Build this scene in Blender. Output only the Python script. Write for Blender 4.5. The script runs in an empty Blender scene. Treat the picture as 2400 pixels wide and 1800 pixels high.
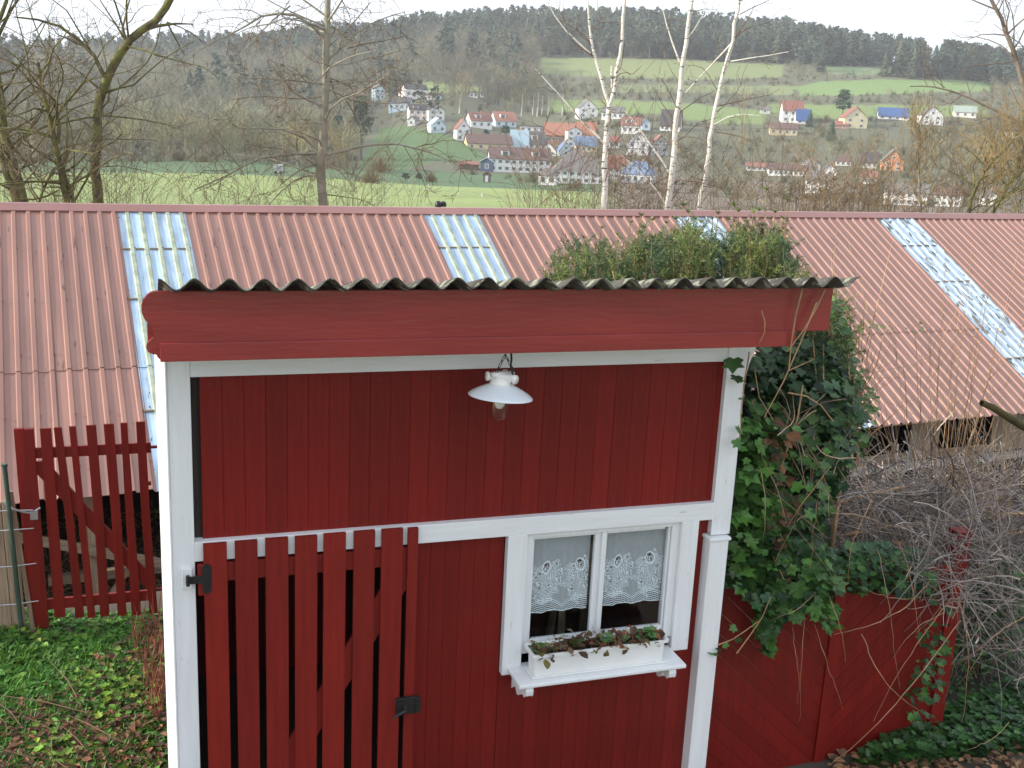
import bpy, math, random
import numpy as np
from mathutils import Vector, Matrix
R_ = random.Random(7)
NP = np.random.RandomState(11)
C = bpy.context.scene.collection
# ------------------------------------------------------------------ camera
FPX = 2515.0; PITCH, ROLL, YAW = map(math.radians, (13.973, 2.7587, 18.957))
def cam_axes():
    cy, sy = math.cos(YAW), math.sin(YAW)
    fw = np.array([sy*math.cos(PITCH), cy*math.cos(PITCH), -math.sin(PITCH)])
    rt = np.array([cy, -sy, 0.0]); up = np.cross(rt, fw)
    c, s = math.cos(ROLL), math.sin(ROLL)
    return c*rt + s*up, -s*rt + c*up, fw
AX = cam_axes()
cd = bpy.data.cameras.new('camera'); cam = bpy.data.objects.new('camera', cd); C.objects.link(cam)
cd.sensor_width = 36.0; cd.lens = FPX/2400.0*36.0; cd.clip_start = 0.1; cd.clip_end = 8000
cam.matrix_world = Matrix((( AX[0][0], AX[1][0], -AX[2][0], 0), (AX[0][1], AX[1][1], -AX[2][1], 0), (AX[0][2], AX[1][2], -AX[2][2], 0), (0,0,0,1)))
sc = bpy.context.scene; sc.camera = cam
# ------------------------------------------------------------------ sky, sun, exposure
SUN_EL, SUN_AZ = math.radians(24), math.radians(-80)      # azimuth from +Y towards +X
w = bpy.data.worlds.new('World'); sc.world = w; w.use_nodes = True
nt = w.node_tree; nt.nodes.clear()
wo = nt.nodes.new('ShaderNodeOutputWorld'); bg = nt.nodes.new('ShaderNodeBackground'); sk = nt.nodes.new('ShaderNodeTexSky')
sk.sky_type = 'NISHITA'; sk.sun_disc = False; sk.sun_elevation = SUN_EL; sk.sun_rotation = SUN_AZ; sk.altitude = 300; sk.dust_density = 2.0
mx = nt.nodes.new('ShaderNodeMixRGB'); nz = nt.nodes.new('ShaderNodeTexNoise'); rp = nt.nodes.new('ShaderNodeValToRGB')
tc = nt.nodes.new('ShaderNodeTexCoord'); mp = nt.nodes.new('ShaderNodeMapping'); mp.inputs['Scale'].default_value = (1, 1, 4)
nt.links.new(tc.outputs['Generated'], mp.inputs['Vector']); nt.links.new(mp.outputs[0], nz.inputs['Vector'])
nz.inputs['Scale'].default_value = 2.2; nz.inputs['Detail'].default_value = 6
rp.color_ramp.elements[0].position = .2; rp.color_ramp.elements[0].color = (.62,.62,.62,1)
rp.color_ramp.elements[1].position = .65; rp.color_ramp.elements[1].color = (.97,.97,.97,1)
nt.links.new(nz.outputs['Fac'], rp.inputs['Fac']); nt.links.new(rp.outputs[0], mx.inputs['Fac'])
nt.links.new(sk.outputs[0], mx.inputs[1]); mx.inputs[2].default_value = (9.6, 10.5, 12.0, 1)      # thin bright cloud
nt.links.new(mx.outputs[0], bg.inputs[0]); bg.inputs[1].default_value = 0.1; nt.links.new(bg.outputs[0], wo.inputs[0])
sl = bpy.data.lights.new('sun', 'SUN'); sl.energy = 4.9; sl.angle = math.radians(0.7); sl.color = (1.0, .93, .80)
so = bpy.data.objects.new('sun', sl); C.objects.link(so)
sd = Vector((math.sin(SUN_AZ)*math.cos(SUN_EL), math.cos(SUN_AZ)*math.cos(SUN_EL), math.sin(SUN_EL)))
so.rotation_euler = sd.to_track_quat('Z', 'Y').to_euler(); so.location = (-20, 0, 30)
vs = sc.view_settings; vs.view_transform = 'Standard'; vs.look = 'None'; vs.gamma = 1; vs.use_curve_mapping = False; vs.exposure = 0.5
sc.cycles.max_bounces = 6; sc.cycles.transparent_max_bounces = 24
# ------------------------------------------------------------------ helpers
def srgb(r, g, b):
    f = lambda c: (c/12.92 if c <= .04045 else ((c+.055)/1.055)**2.4)
    return (f(r/255), f(g/255), f(b/255), 1)
def ray(x, y):                       # direction of a measured point of the view, unit horizontal length
    u, v = x/.92167, y/.92167
    r = AX[0]*(u-1200)/FPX - AX[1]*(v-900)/FPX + AX[2]
    return r
def atY(x, y, Y):
    r = ray(x, y); return r*(Y/r[1])
def atD(x, y, d):
    r = ray(x, y); return r*(d/math.hypot(r[0], r[1]))
def proj(P):
    P = np.asarray(P, float); d = P@AX[2]
    return (1200+FPX*(P@AX[0])/d)*.92167, (900-FPX*(P@AX[1])/d)*.92167
class MB:
    def __init__(s): s.v = []; s.f = []; s.t = []; s.m = []; s.n = 0
    def add(s, v, f, tint=None, mi=0):
        k = s.n; s.v.append(np.asarray(v, float)); s.n += len(v)
        s.f += [tuple(i+k for i in q) for q in f]; s.m += [mi]*len(f)
        s.t.append(np.tile(np.array(tint if tint is not None else (1,1,1), float), (len(v), 1))); return s
    def box(s, x0, x1, y0, y1, z0, z1, tint=None, mi=0, M=None):
        v = np.array([(x,y,z) for x in (x0,x1) for y in (y0,y1) for z in (z0,z1)], float)
        if M is not None: v = v@M[:3,:3].T + M[:3,3]
        return s.add(v, [(0,1,3,2),(4,6,7,5),(0,4,5,1),(2,3,7,6),(0,2,6,4),(1,5,7,3)], tint, mi)
    def prism(s, poly, axis, a, b, tint=None, mi=0):   # poly of 2-D points in the other two axes
        n = len(poly); v = []
        for t in (a, b):
            for p in poly:
                q = list(p); q.insert(axis, t); v.append(q)
        f = [tuple(range(n)), tuple(range(2*n-1, n-1, -1))] + [(i, (i+1)%n + 0, (i+1)%n+n, i+n) for i in range(n)]
        return s.add(v, f, tint, mi)
    def beam(s, p, q, w, h, up=(0,0,1), tint=None, mi=0):
        p, q = np.array(p, float), np.array(q, float); d = q-p; L = np.linalg.norm(d); d /= L
        a = np.cross(d, up); a /= np.linalg.norm(a); b = np.cross(a, d)
        M = np.eye(4); M[:3,0] = d; M[:3,1] = a; M[:3,2] = b; M[:3,3] = p
        return s.box(0, L, -w/2, w/2, -h/2, h/2, tint, mi, M)
    def tube(s, pts, rad, sides=4, tint=None, mi=0, cap=False):
        P = np.asarray(pts, float); n = len(P); rad = np.broadcast_to(np.asarray(rad, float), (n,))
        T = np.gradient(P, axis=0); T /= (np.linalg.norm(T, axis=1)[:,None]+1e-9)
        ref = np.array([.31,.17,.93]) if abs(T[0]@np.array([.31,.17,.93])) < .93 else np.array([1.,0,0])
        A = np.cross(T, ref); A /= (np.linalg.norm(A, axis=1)[:,None]+1e-9); B = np.cross(T, A)
        an = np.arange(sides)*2*math.pi/sides
        V = (P[:,None,:] + rad[:,None,None]*(np.cos(an)[None,:,None]*A[:,None,:] + np.sin(an)[None,:,None]*B[:,None,:])).reshape(-1,3)
        f = [(i*sides+j, i*sides+(j+1)%sides, (i+1)*sides+(j+1)%sides, (i+1)*sides+j) for i in range(n-1) for j in range(sides)]
        if cap: f += [tuple(range(sides)), tuple((n-1)*sides+j for j in range(sides))]
        return s.add(V, f, tint, mi)
    def lathe(s, prof, c=(0,0,0), n=20, tint=None, mi=0):
        v = [(c[0]+r*math.cos(2*math.pi*i/n), c[1]+r*math.sin(2*math.pi*i/n), c[2]+z) for r, z in prof for i in range(n)]
        f = [((k+1)*n+i, (k+1)*n+(i+1)%n, k*n+(i+1)%n, k*n+i) for k in range(len(prof)-1) for i in range(n)]
        return s.add(v, f, tint, mi)
    def build(s, name, mat, parent=None, smooth=False, bevel=0, flip=True):
        me = bpy.data.meshes.new(name)
        V = np.concatenate(s.v) if s.v else np.zeros((0,3))
        set_mesh(me, V, np.fromiter((i for q in s.f for i in q), int), np.fromiter((len(q) for q in s.f), int), np.concatenate(s.t), smooth)
        for m in (mat if isinstance(mat, (list, tuple)) else [mat]): me.materials.append(m)
        if isinstance(mat, (list, tuple)): me.polygons.foreach_set('material_index', s.m)
        return link(name, me, parent, bevel)
def set_mesh(me, V, loops, sizes, tint=None, smooth=False):
    me.vertices.add(len(V)); me.vertices.foreach_set('co', V.astype(np.float32).ravel())
    me.loops.add(len(loops)); me.loops.foreach_set('vertex_index', loops.astype(np.int32))
    me.polygons.add(len(sizes)); st = np.concatenate([[0], np.cumsum(sizes)[:-1]]).astype(np.int32)
    me.polygons.foreach_set('loop_start', st); me.polygons.foreach_set('loop_total', sizes.astype(np.int32))
    me.polygons.foreach_set('use_smooth', np.full(len(sizes), bool(smooth)))
    if tint is not None:
        a = me.color_attributes.new('tint', 'FLOAT_COLOR', 'POINT'); c = np.ones((len(V), 4), np.float32); c[:,:3] = tint
        a.data.foreach_set('color', c.ravel())
    me.update(); me.validate()
def link(name, me, parent=None, bevel=0):
    o = bpy.data.objects.new(name, me); C.objects.link(o)
    if parent is not None: o.parent = parent
    if bevel:
        b = o.modifiers.new('bevel', 'BEVEL'); b.width = bevel; b.segments = 2; b.limit_method = 'ANGLE'; b.angle_limit = math.radians(50)
    return o
def tag(o, label=None, cat=None, group=None, kind=None):
    if label: o['label'] = label
    if cat: o['category'] = cat
    if group: o['group'] = group
    if kind: o['kind'] = kind
    return o
def thing(name, loc, label, cat, group=None, rz=0):
    o = bpy.data.objects.new(name, None); C.objects.link(o); o.location = loc; o.rotation_euler = (0,0,rz); o.empty_display_size = .2
    return tag(o, label, cat, group)
def scatter(name, temps, which, pos, rot, scale, tint, mat, parent=None, smooth=False):
    """one mesh holding many small copies; temps = [(verts, faces)], rot = (n,3,3), scale = (n,) or (n,3)"""
    Vs, Ls, Ss, Ts = [], [], [], []; off = 0
    scale = np.asarray(scale, float)
    if scale.ndim == 1: scale = np.repeat(scale[:,None], 3, 1)
    for k, tp in enumerate(temps):
        v, f = tp[0], tp[1]; tv = tp[2] if len(tp) > 2 else np.ones((len(v),3))
        idx = np.where(which == k)[0]
        if not len(idx): continue
        v = np.asarray(v, float)
        W = np.einsum('nij,nvj->nvi', rot[idx], v[None]*scale[idx][:,None,:]) + pos[idx][:,None,:]
        Vs.append(W.reshape(-1,3)); fl = np.array([i for q in f for i in q]); fs = np.array([len(q) for q in f])
        Ls.append((fl[None] + (np.arange(len(idx))*len(v))[:,None] + off).ravel()); Ss.append(np.tile(fs, len(idx)))
        Ts.append((tint[idx][:,None,:]*tv[None]).reshape(-1,3)); off += len(idx)*len(v)
    me = bpy.data.meshes.new(name); set_mesh(me, np.concatenate(Vs), np.concatenate(Ls), np.concatenate(Ss), np.concatenate(Ts), smooth)
    me.materials.append(mat); return link(name, me, parent)
def rots(n, up=None, spread=3.14, rng=NP):
    """random frames: local Z tilted from up by at most spread"""
    th = rng.rand(n)*2*math.pi; ph = rng.rand(n)*spread
    z = np.stack([np.sin(ph)*np.cos(th), np.sin(ph)*np.sin(th), np.cos(ph)], 1)
    if up is not None:
        z = z*.0 + z; z = z + np.asarray(up); z /= np.linalg.norm(z, axis=1)[:,None]+1e-9
    a = rng.randn(n,3); x = np.cross(a, z); x /= np.linalg.norm(x, axis=1)[:,None]+1e-9; y = np.cross(z, x)
    return np.stack([x, y, z], 2)
# ------------------------------------------------------------------ materials
def mat(name, col, rough=.6, var=.15, scale=3.0, stretch=(1,1,1), bump=0.0, bscale=40, tint=False, spots=None, rnd=.0, spec=.5, col2=None, transl=0.0, metallic=0, spot_scale=30, spot_t=.66, coat=0):
    m = bpy.data.materials.new(name); m.use_nodes = True; n = m.node_tree.nodes; L = m.node_tree.links
    b = n['Principled BSDF']; b.inputs['Roughness'].default_value = rough; b.inputs['Specular IOR Level'].default_value = spec; b.inputs['Metallic'].default_value = metallic
    if coat: b.inputs['Coat Weight'].default_value = coat; b.inputs['Coat Roughness'].default_value = .25
    if len(col) == 3: col = (*col, 1)
    tc = n.new('ShaderNodeTexCoord'); mp = n.new('ShaderNodeMapping'); mp.inputs['Scale'].default_value = stretch
    L.new(tc.outputs['Object'], mp.inputs['Vector'])
    nz = n.new('ShaderNodeTexNoise'); nz.inputs['Scale'].default_value = scale; nz.inputs['Detail'].default_value = 6; L.new(mp.outputs[0], nz.inputs['Vector'])
    rp = n.new('ShaderNodeValToRGB'); e = rp.color_ramp.elements; e[0].position = .3; e[1].position = .7
    c2 = col2 if col2 else tuple(min(1, c*(1+var)) for c in col[:3])
    e[0].color = (*[c*(1-var) for c in col[:3]], 1) if not col2 else (*col[:3], 1); e[1].color = (*c2[:3], 1)
    L.new(nz.outputs['Fac'], rp.inputs['Fac']); out = rp.outputs[0]
    def mul(a, bsock, fac=1.0, typ='MULTIPLY'):
        x = n.new('ShaderNodeMixRGB'); x.blend_type = typ; x.inputs[0].default_value = fac; L.new(a, x.inputs[1]); L.new(bsock, x.inputs[2]); return x
    if tint:
        at = n.new('ShaderNodeAttribute'); at.attribute_name = 'tint'; out = mul(out, at.outputs['Color']).outputs[0]
    if rnd:
        oi = n.new('ShaderNodeObjectInfo'); mr = n.new('ShaderNodeMapRange'); mr.inputs[3].default_value = 1-rnd; mr.inputs[4].default_value = 1+rnd
        L.new(oi.outputs['Random'], mr.inputs[0]); out = mul(out, mr.outputs[0]).outputs[0]
    if spots:
        n2 = n.new('ShaderNodeTexNoise'); n2.inputs['Scale'].default_value = spot_scale; n2.inputs['Detail'].default_value = 4; L.new(mp.outputs[0], n2.inputs['Vector'])
        r2 = n.new('ShaderNodeValToRGB'); r2.color_ramp.elements[0].position = spot_t; r2.color_ramp.elements[1].position = spot_t+.04; L.new(n2.outputs['Fac'], r2.inputs[0])
        x = n.new('ShaderNodeMixRGB'); L.new(r2.outputs[0], x.inputs[0]); L.new(out, x.inputs[1]); x.inputs[2].default_value = (*spots[:3], 1); out = x.outputs[0]
    L.new(out, b.inputs['Base Color'])
    if bump:
        n3 = n.new('ShaderNodeTexNoise'); n3.inputs['Scale'].default_value = bscale; n3.inputs['Detail'].default_value = 5; L.new(mp.outputs[0], n3.inputs['Vector'])
        bp = n.new('ShaderNodeBump'); bp.inputs['Strength'].default_value = bump; bp.inputs['Distance'].default_value = .01; L.new(n3.outputs['Fac'], bp.inputs['Height']); L.new(bp.outputs[0], b.inputs['Normal'])
    if transl:
        tr = n.new('ShaderNodeBsdfTranslucent'); L.new(out, tr.inputs[0]); ms = n.new('ShaderNodeMixShader'); ms.inputs[0].default_value = transl
        L.new(b.outputs[0], ms.inputs[1]); L.new(tr.outputs[0], ms.inputs[2]); L.new(ms.outputs[0], n['Material Output'].inputs[0])
    return m
GV, GH = (14, 14, 1), (1, 14, 14)       # wood grain along Z / along X
M = {}
M['red_board'] = mat('red_board_paint', (.160,.0085,.0050), .50, .18, 2.2, GV, .30, 9, rnd=.13, spots=(.10,.007,.005), spot_scale=5, spot_t=.66, spec=.25)
M['red_picket'] = mat('red_picket_paint', (.195,.012,.0075), .48, .18, 2.0, GV, .4, 8, rnd=.12, spots=(.34,.10,.07), spot_scale=14, spot_t=.745, spec=.3)
M['red_fascia'] = mat('red_fascia_paint', (.275,.031,.027), .34, .14, 1.2, (1,6,6), .22, 7, spots=(.36,.10,.09), spot_scale=16, spot_t=.755, coat=.2)
M['white'] = mat('white_paint', (.76,.77,.77), .45, .05, 2, GV, .25, 9, spots=(.42,.42,.36), spot_scale=8, spot_t=.70, rnd=.02)
M['white_h'] = mat('white_paint_level', (.76,.77,.77), .45, .05, 2, GH, .25, 9, spots=(.42,.40,.36), spot_scale=8, spot_t=.70)
M['plastic'] = mat('white_plastic', (.78,.78,.76), .35, .04, 5, bump=.03)
M['enamel'] = mat('white_enamel', (.72,.75,.78), .18, .03, 5, spec=.6)
M['ceramic'] = mat('white_ceramic', (.80,.78,.73), .25, .05, 9)
M['black'] = mat('black_iron', (.012,.012,.013), .42, .3, 20, bump=.3)
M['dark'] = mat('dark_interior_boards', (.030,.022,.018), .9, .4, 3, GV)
M['sheet'] = mat('salmon_roof_paint', (.275,.138,.104), .42, .18, 1.3, (3,.5,.5), .12, 5, rnd=.07, spots=(.12,.065,.055), spot_scale=4.5, spot_t=.675)
M['ridge'] = mat('salmon_ridge_paint', (.30,.145,.125), .40, .08, 1.5, bump=.08, bscale=3, rnd=.05)
M['sky_sheet'] = mat('translucent_plastic_sheet', (.36,.47,.58), .30, .30, 2.5, (3,.7,.7), .2, 12, rnd=.06, spots=(.10,.10,.075), spot_scale=9, spot_t=.66)
M['sky_sheet2'] = mat('dirty_plastic_sheet', (.40,.50,.58), .35, .30, 2.5, (3,.7,.7), .2, 12, rnd=.06, spots=(.07,.07,.05), spot_scale=6, spot_t=.57)
M['algae'] = mat('algae_on_rib', (.33,.37,.27), .6, .3, 6, bump=.1)
M['moss_sheet'] = mat('mossy_fibre_cement', (.075,.068,.058), .95, .5, 5, bump=.9, bscale=30, spots=(.26,.27,.20), spot_scale=11, spot_t=.55)
M['old_wood'] = mat('weathered_wood', (.30,.22,.145), .8, .30, 2.5, GV, .6, 8, rnd=.18)
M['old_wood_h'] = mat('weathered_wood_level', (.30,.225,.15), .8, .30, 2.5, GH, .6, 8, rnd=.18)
M['green_metal'] = mat('green_coated_metal', (.035,.075,.055), .5, .2, 8)
M['wire'] = mat('galvanised_wire', (.42,.42,.42), .4, .2, 8, metallic=.6)
M['concrete'] = mat('pale_concrete', (.38,.36,.31), .9, .25, 4, bump=.4, bscale=20)
M['glass'] = bpy.data.materials.new('window_glass')
def glassy(m, col=(1,1,1,1), rough=.02, ior=1.45):
    m.use_nodes = True; n = m.node_tree.nodes; L = m.node_tree.links; n.clear()
    o = n.new('ShaderNodeOutputMaterial'); t = n.new('ShaderNodeBsdfTransparent'); t.inputs[0].default_value = col; g = n.new('ShaderNodeBsdfGlossy'); g.inputs['Roughness'].default_value = rough
    fr = n.new('ShaderNodeFresnel'); fr.inputs[0].default_value = ior; ge = n.new('ShaderNodeNewGeometry'); iv = n.new('ShaderNodeMath'); iv.operation = 'SUBTRACT'; iv.inputs[0].default_value = 1; L.new(ge.outputs['Backfacing'], iv.inputs[1]); mu = n.new('ShaderNodeMath'); mu.operation = 'MULTIPLY'; L.new(iv.outputs[0], mu.inputs[0]); L.new(fr.outputs[0], mu.inputs[1])
    ms = n.new('ShaderNodeMixShader'); L.new(mu.outputs[0], ms.inputs[0]); L.new(t.outputs[0], ms.inputs[1]); L.new(g.outputs[0], ms.inputs[2]); L.new(ms.outputs[0], o.inputs[0])
glassy(M['glass'], (.93,.95,.95,1))
M['globe'] = bpy.data.materials.new('clear_glass_globe'); glassy(M['globe'], (.90,.89,.88,1), .03, 2.1)
M['ivy'] = mat('ivy_leaf', (.055,.115,.030), .45, .3, 6, tint=True, transl=.2)
M['dead_leaf'] = mat('withered_leaf', (.145,.085,.050), .8, .45, 8, tint=True, transl=.15)
M['vine'] = mat('vine_bark', (.30,.22,.14), .8, .3, 10, tint=True)
M['grey_twig'] = mat('grey_twig_bark', (.23,.19,.165), .85, .3, 10, tint=True)
M['yew'] = mat('yew_needles', (.100,.150,.055), .6, .3, 8, tint=True, transl=.15)
M['yew_stem'] = mat('yew_stem_bark', (.28,.19,.09), .8, .3, 8)
M['bark_moss'] = mat('mossy_bark', (.060,.045,.030), .9, .4, 6, bump=.8, bscale=25, tint=True, col2=(.165,.165,.035))
M['bark_grey'] = mat('grey_green_bark', (.20,.185,.13), .85, .3, 4, bump=.5, bscale=25, tint=True, col2=(.34,.32,.25))
M['twig'] = mat('fine_twig_bark', (.16,.125,.095), .85, .3, 5, tint=True)
M['birch'] = mat('white_birch_bark', (.66,.63,.55), .7, .12, 3, (1,1,4), .3, 20, tint=True, spots=(.045,.04,.035), spot_scale=4.5, spot_t=.60)
M['grass'] = mat('grass_blades', (.075,.155,.030), .6, .3, 4, tint=True, transl=.25)
M['far_bare'] = mat('bare_crowns', (.192,.190,.132), .9, .15, .05, tint=True)
M['far_conifer'] = mat('conifer_foliage', (.050,.078,.050), .9, .2, .05, tint=True)
# ------------------------------------------------------------------ terrain
COLX = [-500, 0, 500, 750, 950, 1100, 1400, 1650, 1900, 2212, 2750]
DIST = [120, 200, 280, 350, 430, 520, 650, 800, 950]
YT = [[452,395,360,342,285,240,185,150,140], [452,398,362,344,285,240,185,150,140], [452,405,367,347,295,245,190,150,136],
      [455,412,380,364,312,262,190,128,108], [458,418,397,372,305,235,165,105,84], [460,424,402,378,325,262,185,108,76],
      [472,440,415,382,322,245,180,118,78], [485,455,425,392,340,258,190,132,98], [500,468,438,400,340,262,190,152,138],
      [512,480,448,408,350,285,215,186,180], [515,482,450,410,350,290,222,195,190]]
def az_of(x, y=260): r = ray(x, y); return math.atan2(r[0], r[1])
AZC = np.array([az_of(x) for x in COLX])
ZT = np.array([[ (lambda r: r[2]/math.hypot(r[0], r[1])*d)(ray(x, y)) for y, d in zip(row, DIST)] for x, row in zip(COLX, YT)])
NR = np.random.RandomState(3); _A = NR.rand(12)*6.28; _B = NR.rand(12)*6.28
def wav(x, y, s):
    r = 0
    for i in range(6): r = r + np.sin(x/s*math.cos(_A[i])*(1+.4*i) + y/s*math.sin(_A[i])*(1+.4*i) + _B[i])/(1+.5*i)
    return r/3.0
def terrain(x, y):
    x = np.asarray(x, float); y = np.asarray(y, float); d = np.hypot(x, y); az = np.arctan2(x, y)
    near = np.interp(d, [0, 6.3, 10.4, 11.6, 18, 40, 80, 120], [-4.98, -4.90, -4.66, -6.3, -7.6, -9.0, -11.0, -12.2])
    t = np.interp(az, AZC, np.arange(len(AZC))); i0 = np.clip(t.astype(int), 0, len(AZC)-2); f = t-i0; f = f*f*(3-2*f)
    dd = np.clip(d, DIST[0], DIST[-1]); far = np.zeros_like(d)
    u = np.interp(dd, DIST, np.arange(len(DIST))); j = np.clip(u.astype(int), 0, len(DIST)-2); g = u-j
    far = (ZT[i0,j]*(1-g)+ZT[i0,j+1]*g)*(1-f) + (ZT[i0+1,j]*(1-g)+ZT[i0+1,j+1]*g)*f
    far = far + wav(x, y, 40)*np.clip((d-330)/200, 0, 1)*2.2 - np.clip((d-1000)/60, 0, 3)*2
    k = np.clip((d-70)/50, 0, 1)
    back = np.clip((np.abs(az-math.radians(19))-math.radians(50))/math.radians(25), 0, 1)
    far = far*(1-back) + np.interp(d, [0,300,900,3000], [-11,-8,25,30])*back
    near = near + wav(x, y, 1.7)*.03
    return near*(1-k) + far*k
def inpoly(x, y, P):
    c = np.zeros(np.shape(x), bool); n = len(P)
    for i in range(n):
        x1, y1 = P[i]; x2, y2 = P[(i+1)%n]
        if y1 == y2: continue
        hit = ((y1 > y) != (y2 > y)) & (x < (x2-x1)*(y-y1)/(y2-y1)+x1); c ^= hit
    return c
# field outlines, surveyed as seen from the house, laid on the terrain
FIELDS = [([(1158,124),(1300,126),(1480,130),(1690,140),(1690,168),(1480,172),(1300,168),(1170,160)], (.20,.235,.085)),
  ([(1335,184),(1480,184),(1720,186),(1720,206),(1480,200),(1335,200)], (.19,.22,.085)),
  ([(1185,217),(1340,215),(1480,222),(1655,238),(1655,268),(1560,268),(1430,250),(1185,240)], (.175,.235,.07)),
  ([(1715,188),(1780,177),(1900,170),(2010,172),(2140,176),(2140,196),(1950,203),(1730,207)], (.165,.25,.07)),
  ([(1655,226),(1850,226),(2120,226),(2140,252),(1800,256),(1655,250)], (.175,.235,.07)),
  ([(1780,142),(2130,152),(2130,164),(1780,160)], (.15,.22,.09)),
  ([(898,174),(960,180),(1040,190),(1040,200),(930,202),(898,190)], (.22,.270,.090)),
  ([(770,366),(820,278),(880,272),(965,292),(1020,318),(1062,345),(1060,352),(940,350),(800,384)], (.085,.148,.043)),
  ([(350,198),(385,196),(400,222),(360,226)], (.09,.15,.05)), ([(0,95),(50,100),(40,118),(0,122)], (.16,.22,.08))]
def field_of(sx, sy):
    k = np.full(np.shape(sx), -1)
    for i, (P, c) in enumerate(FIELDS): k[inpoly(sx, sy, P)] = i
    return k
def survey(x, y, z): P = np.stack([x, y, z], -1); return proj(P)
az = np.concatenate([np.radians(np.arange(-180, -22, 4)), np.radians(np.arange(-20, 62, .22)), np.radians(np.arange(64, 180, 4))])
rd = np.concatenate([np.arange(1.2, 14, .3), 14*1.06**np.arange(0, 34), np.arange(102, 1010, 6), [1040,1100,1200,1300]])
AA, RR = np.meshgrid(az, rd, indexing='ij'); TX, TY = RR*np.sin(AA), RR*np.cos(AA); TZ = terrain(TX, TY)
sx, sy = survey(TX, TY, TZ); sy = sy+wav(TX, TY, 16)*2.6; front = (np.abs(AA-YAW) < math.radians(42)) & (RR > 60)
col = np.zeros(TX.shape+(3,))
wood = np.array([.118,.118,.068]); col[:] = wood
fk = np.where(front, field_of(sx, sy), -1)
for i, (P, c) in enumerate(FIELDS): col[fk == i] = c
mead = RR < 352; mead &= RR > 45
right = np.clip((sx-1260)/100, 0, 1)*front
mc = np.where((RR > 252)[...,None], np.array([.072,.135,.048]), np.array([.235,.295,.085]))  # hill-shaded far band and sunlit near strip painted into the meadow colour
mc = mc*(1-right[...,None]) + np.array([.15,.12,.08])*right[...,None]
k = 1+.14*wav(TX, TY, 9)[...,None]+.10*wav(TX*.3, TY, 4)[...,None]
col[mead] = (mc*k)[mead]
nr = RR <= 45; col[nr] = np.array([.085,.070,.050]); 
nA, nRd = TX.shape; V = np.stack([TX, TY, TZ], -1).reshape(-1, 3)
ii, jj = np.meshgrid(np.arange(nA), np.arange(nRd-1), indexing='ij'); i2 = (ii+1) % nA
F = np.stack([ii*nRd+jj, ii*nRd+jj+1, i2*nRd+jj+1, i2*nRd+jj], -1).reshape(-1, 4)
cc = len(V); V = np.concatenate([V, [[0,0,-4.98]]]); colr = np.concatenate([col.reshape(-1,3), [[.085,.07,.05]]])
tri = np.array([[cc, i*nRd, ((i+1)%nA)*nRd] for i in range(nA)])
me = bpy.data.meshes.new('ground'); set_mesh(me, V, np.concatenate([F.ravel(), tri.ravel()]), np.concatenate([np.full(len(F),4), np.full(len(tri),3)]), colr, True)
M['ground'] = mat('soil_and_meadow', (.9,.9,.9), .95, .16, .6, bump=.5, bscale=6, tint=True)
me.materials.append(M['ground']); tag(link('ground', me), 'hilly ground with meadow, fields and garden soil', kind='structure')
def on_ground(x, y, d0=60, d1=990):
    r = ray(x, y); h = math.hypot(r[0], r[1]); ds = np.arange(d0, d1, 1.0)
    z = terrain(r[0]/h*ds, r[1]/h*ds); hit = np.where(z >= r[2]/h*ds)[0]
    d = ds[hit[0]] if len(hit) else d1*.8
    px, py = r[0]/h*d, r[1]/h*d; return np.array([px, py, float(terrain(px, py))]), float(d)
# ================================================================== the red garden shed
GZ = -4.88
def rail(name, x0, x1, y0, y1, z0, z1, m, parent, bev=.004): 
    return MB().box(x0, x1, y0, y1, z0, z1).build(name, m, parent, bevel=bev)
shed = thing('garden_shed', (0, 6, GZ), 'red boarded garden shed with white corner posts and mossy corrugated roof', 'shed')
def S(mb, name, m, bev=0, smooth=False, parent=None, label=None):     # a part given in world coordinates
    o = mb.build(name, m, None, smooth, bev)
    p = parent or shed; o.parent = p; o.matrix_parent_inverse = Matrix.Translation(-world_loc(p))
    if label: o['label'] = label
    return o
def world_loc(p):
    v = Vector((0,0,0))
    while p is not None:
        if p.type == 'EMPTY': v += p.location
        p = p.parent
    return v
# corner posts, lintel and rail
S(MB().prism([(.0,6.055),(.050,5.988),(.0600,5.988),(.0600,6.14),(.0,6.14)], 2, GZ, -1.325).box(.0602, .183, 5.998, 6.14, GZ, -1.325), 'corner_post', M['white'], .004, label='left white corner post')
S(MB().prism([(3.538,-2.68),(3.672,-2.68),(3.672,-1.60),(3.69,-1.50),(3.72,-1.42),(3.74,-1.325),(3.538,-1.325)], 1, 5.998, 6.12), 'corner_post', M['white'], .004, label='right white corner post with flared head')
S(MB().box(3.510, 3.652, 5.955, 6.06, GZ, -2.712).box(3.500, 3.665, 5.945, 6.07, -2.712, -2.690), 'post_casing', M['white'], .005)
S(MB().box(.1832, 3.5378, 6.003, 6.10, -1.478, -1.31), 'lintel', M['white_h'], .003)
S(MB().box(.1832, 3.5378, 5.996, 6.10, -2.572, -2.452), 'middle_rail', M['white_h'], .003)
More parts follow.
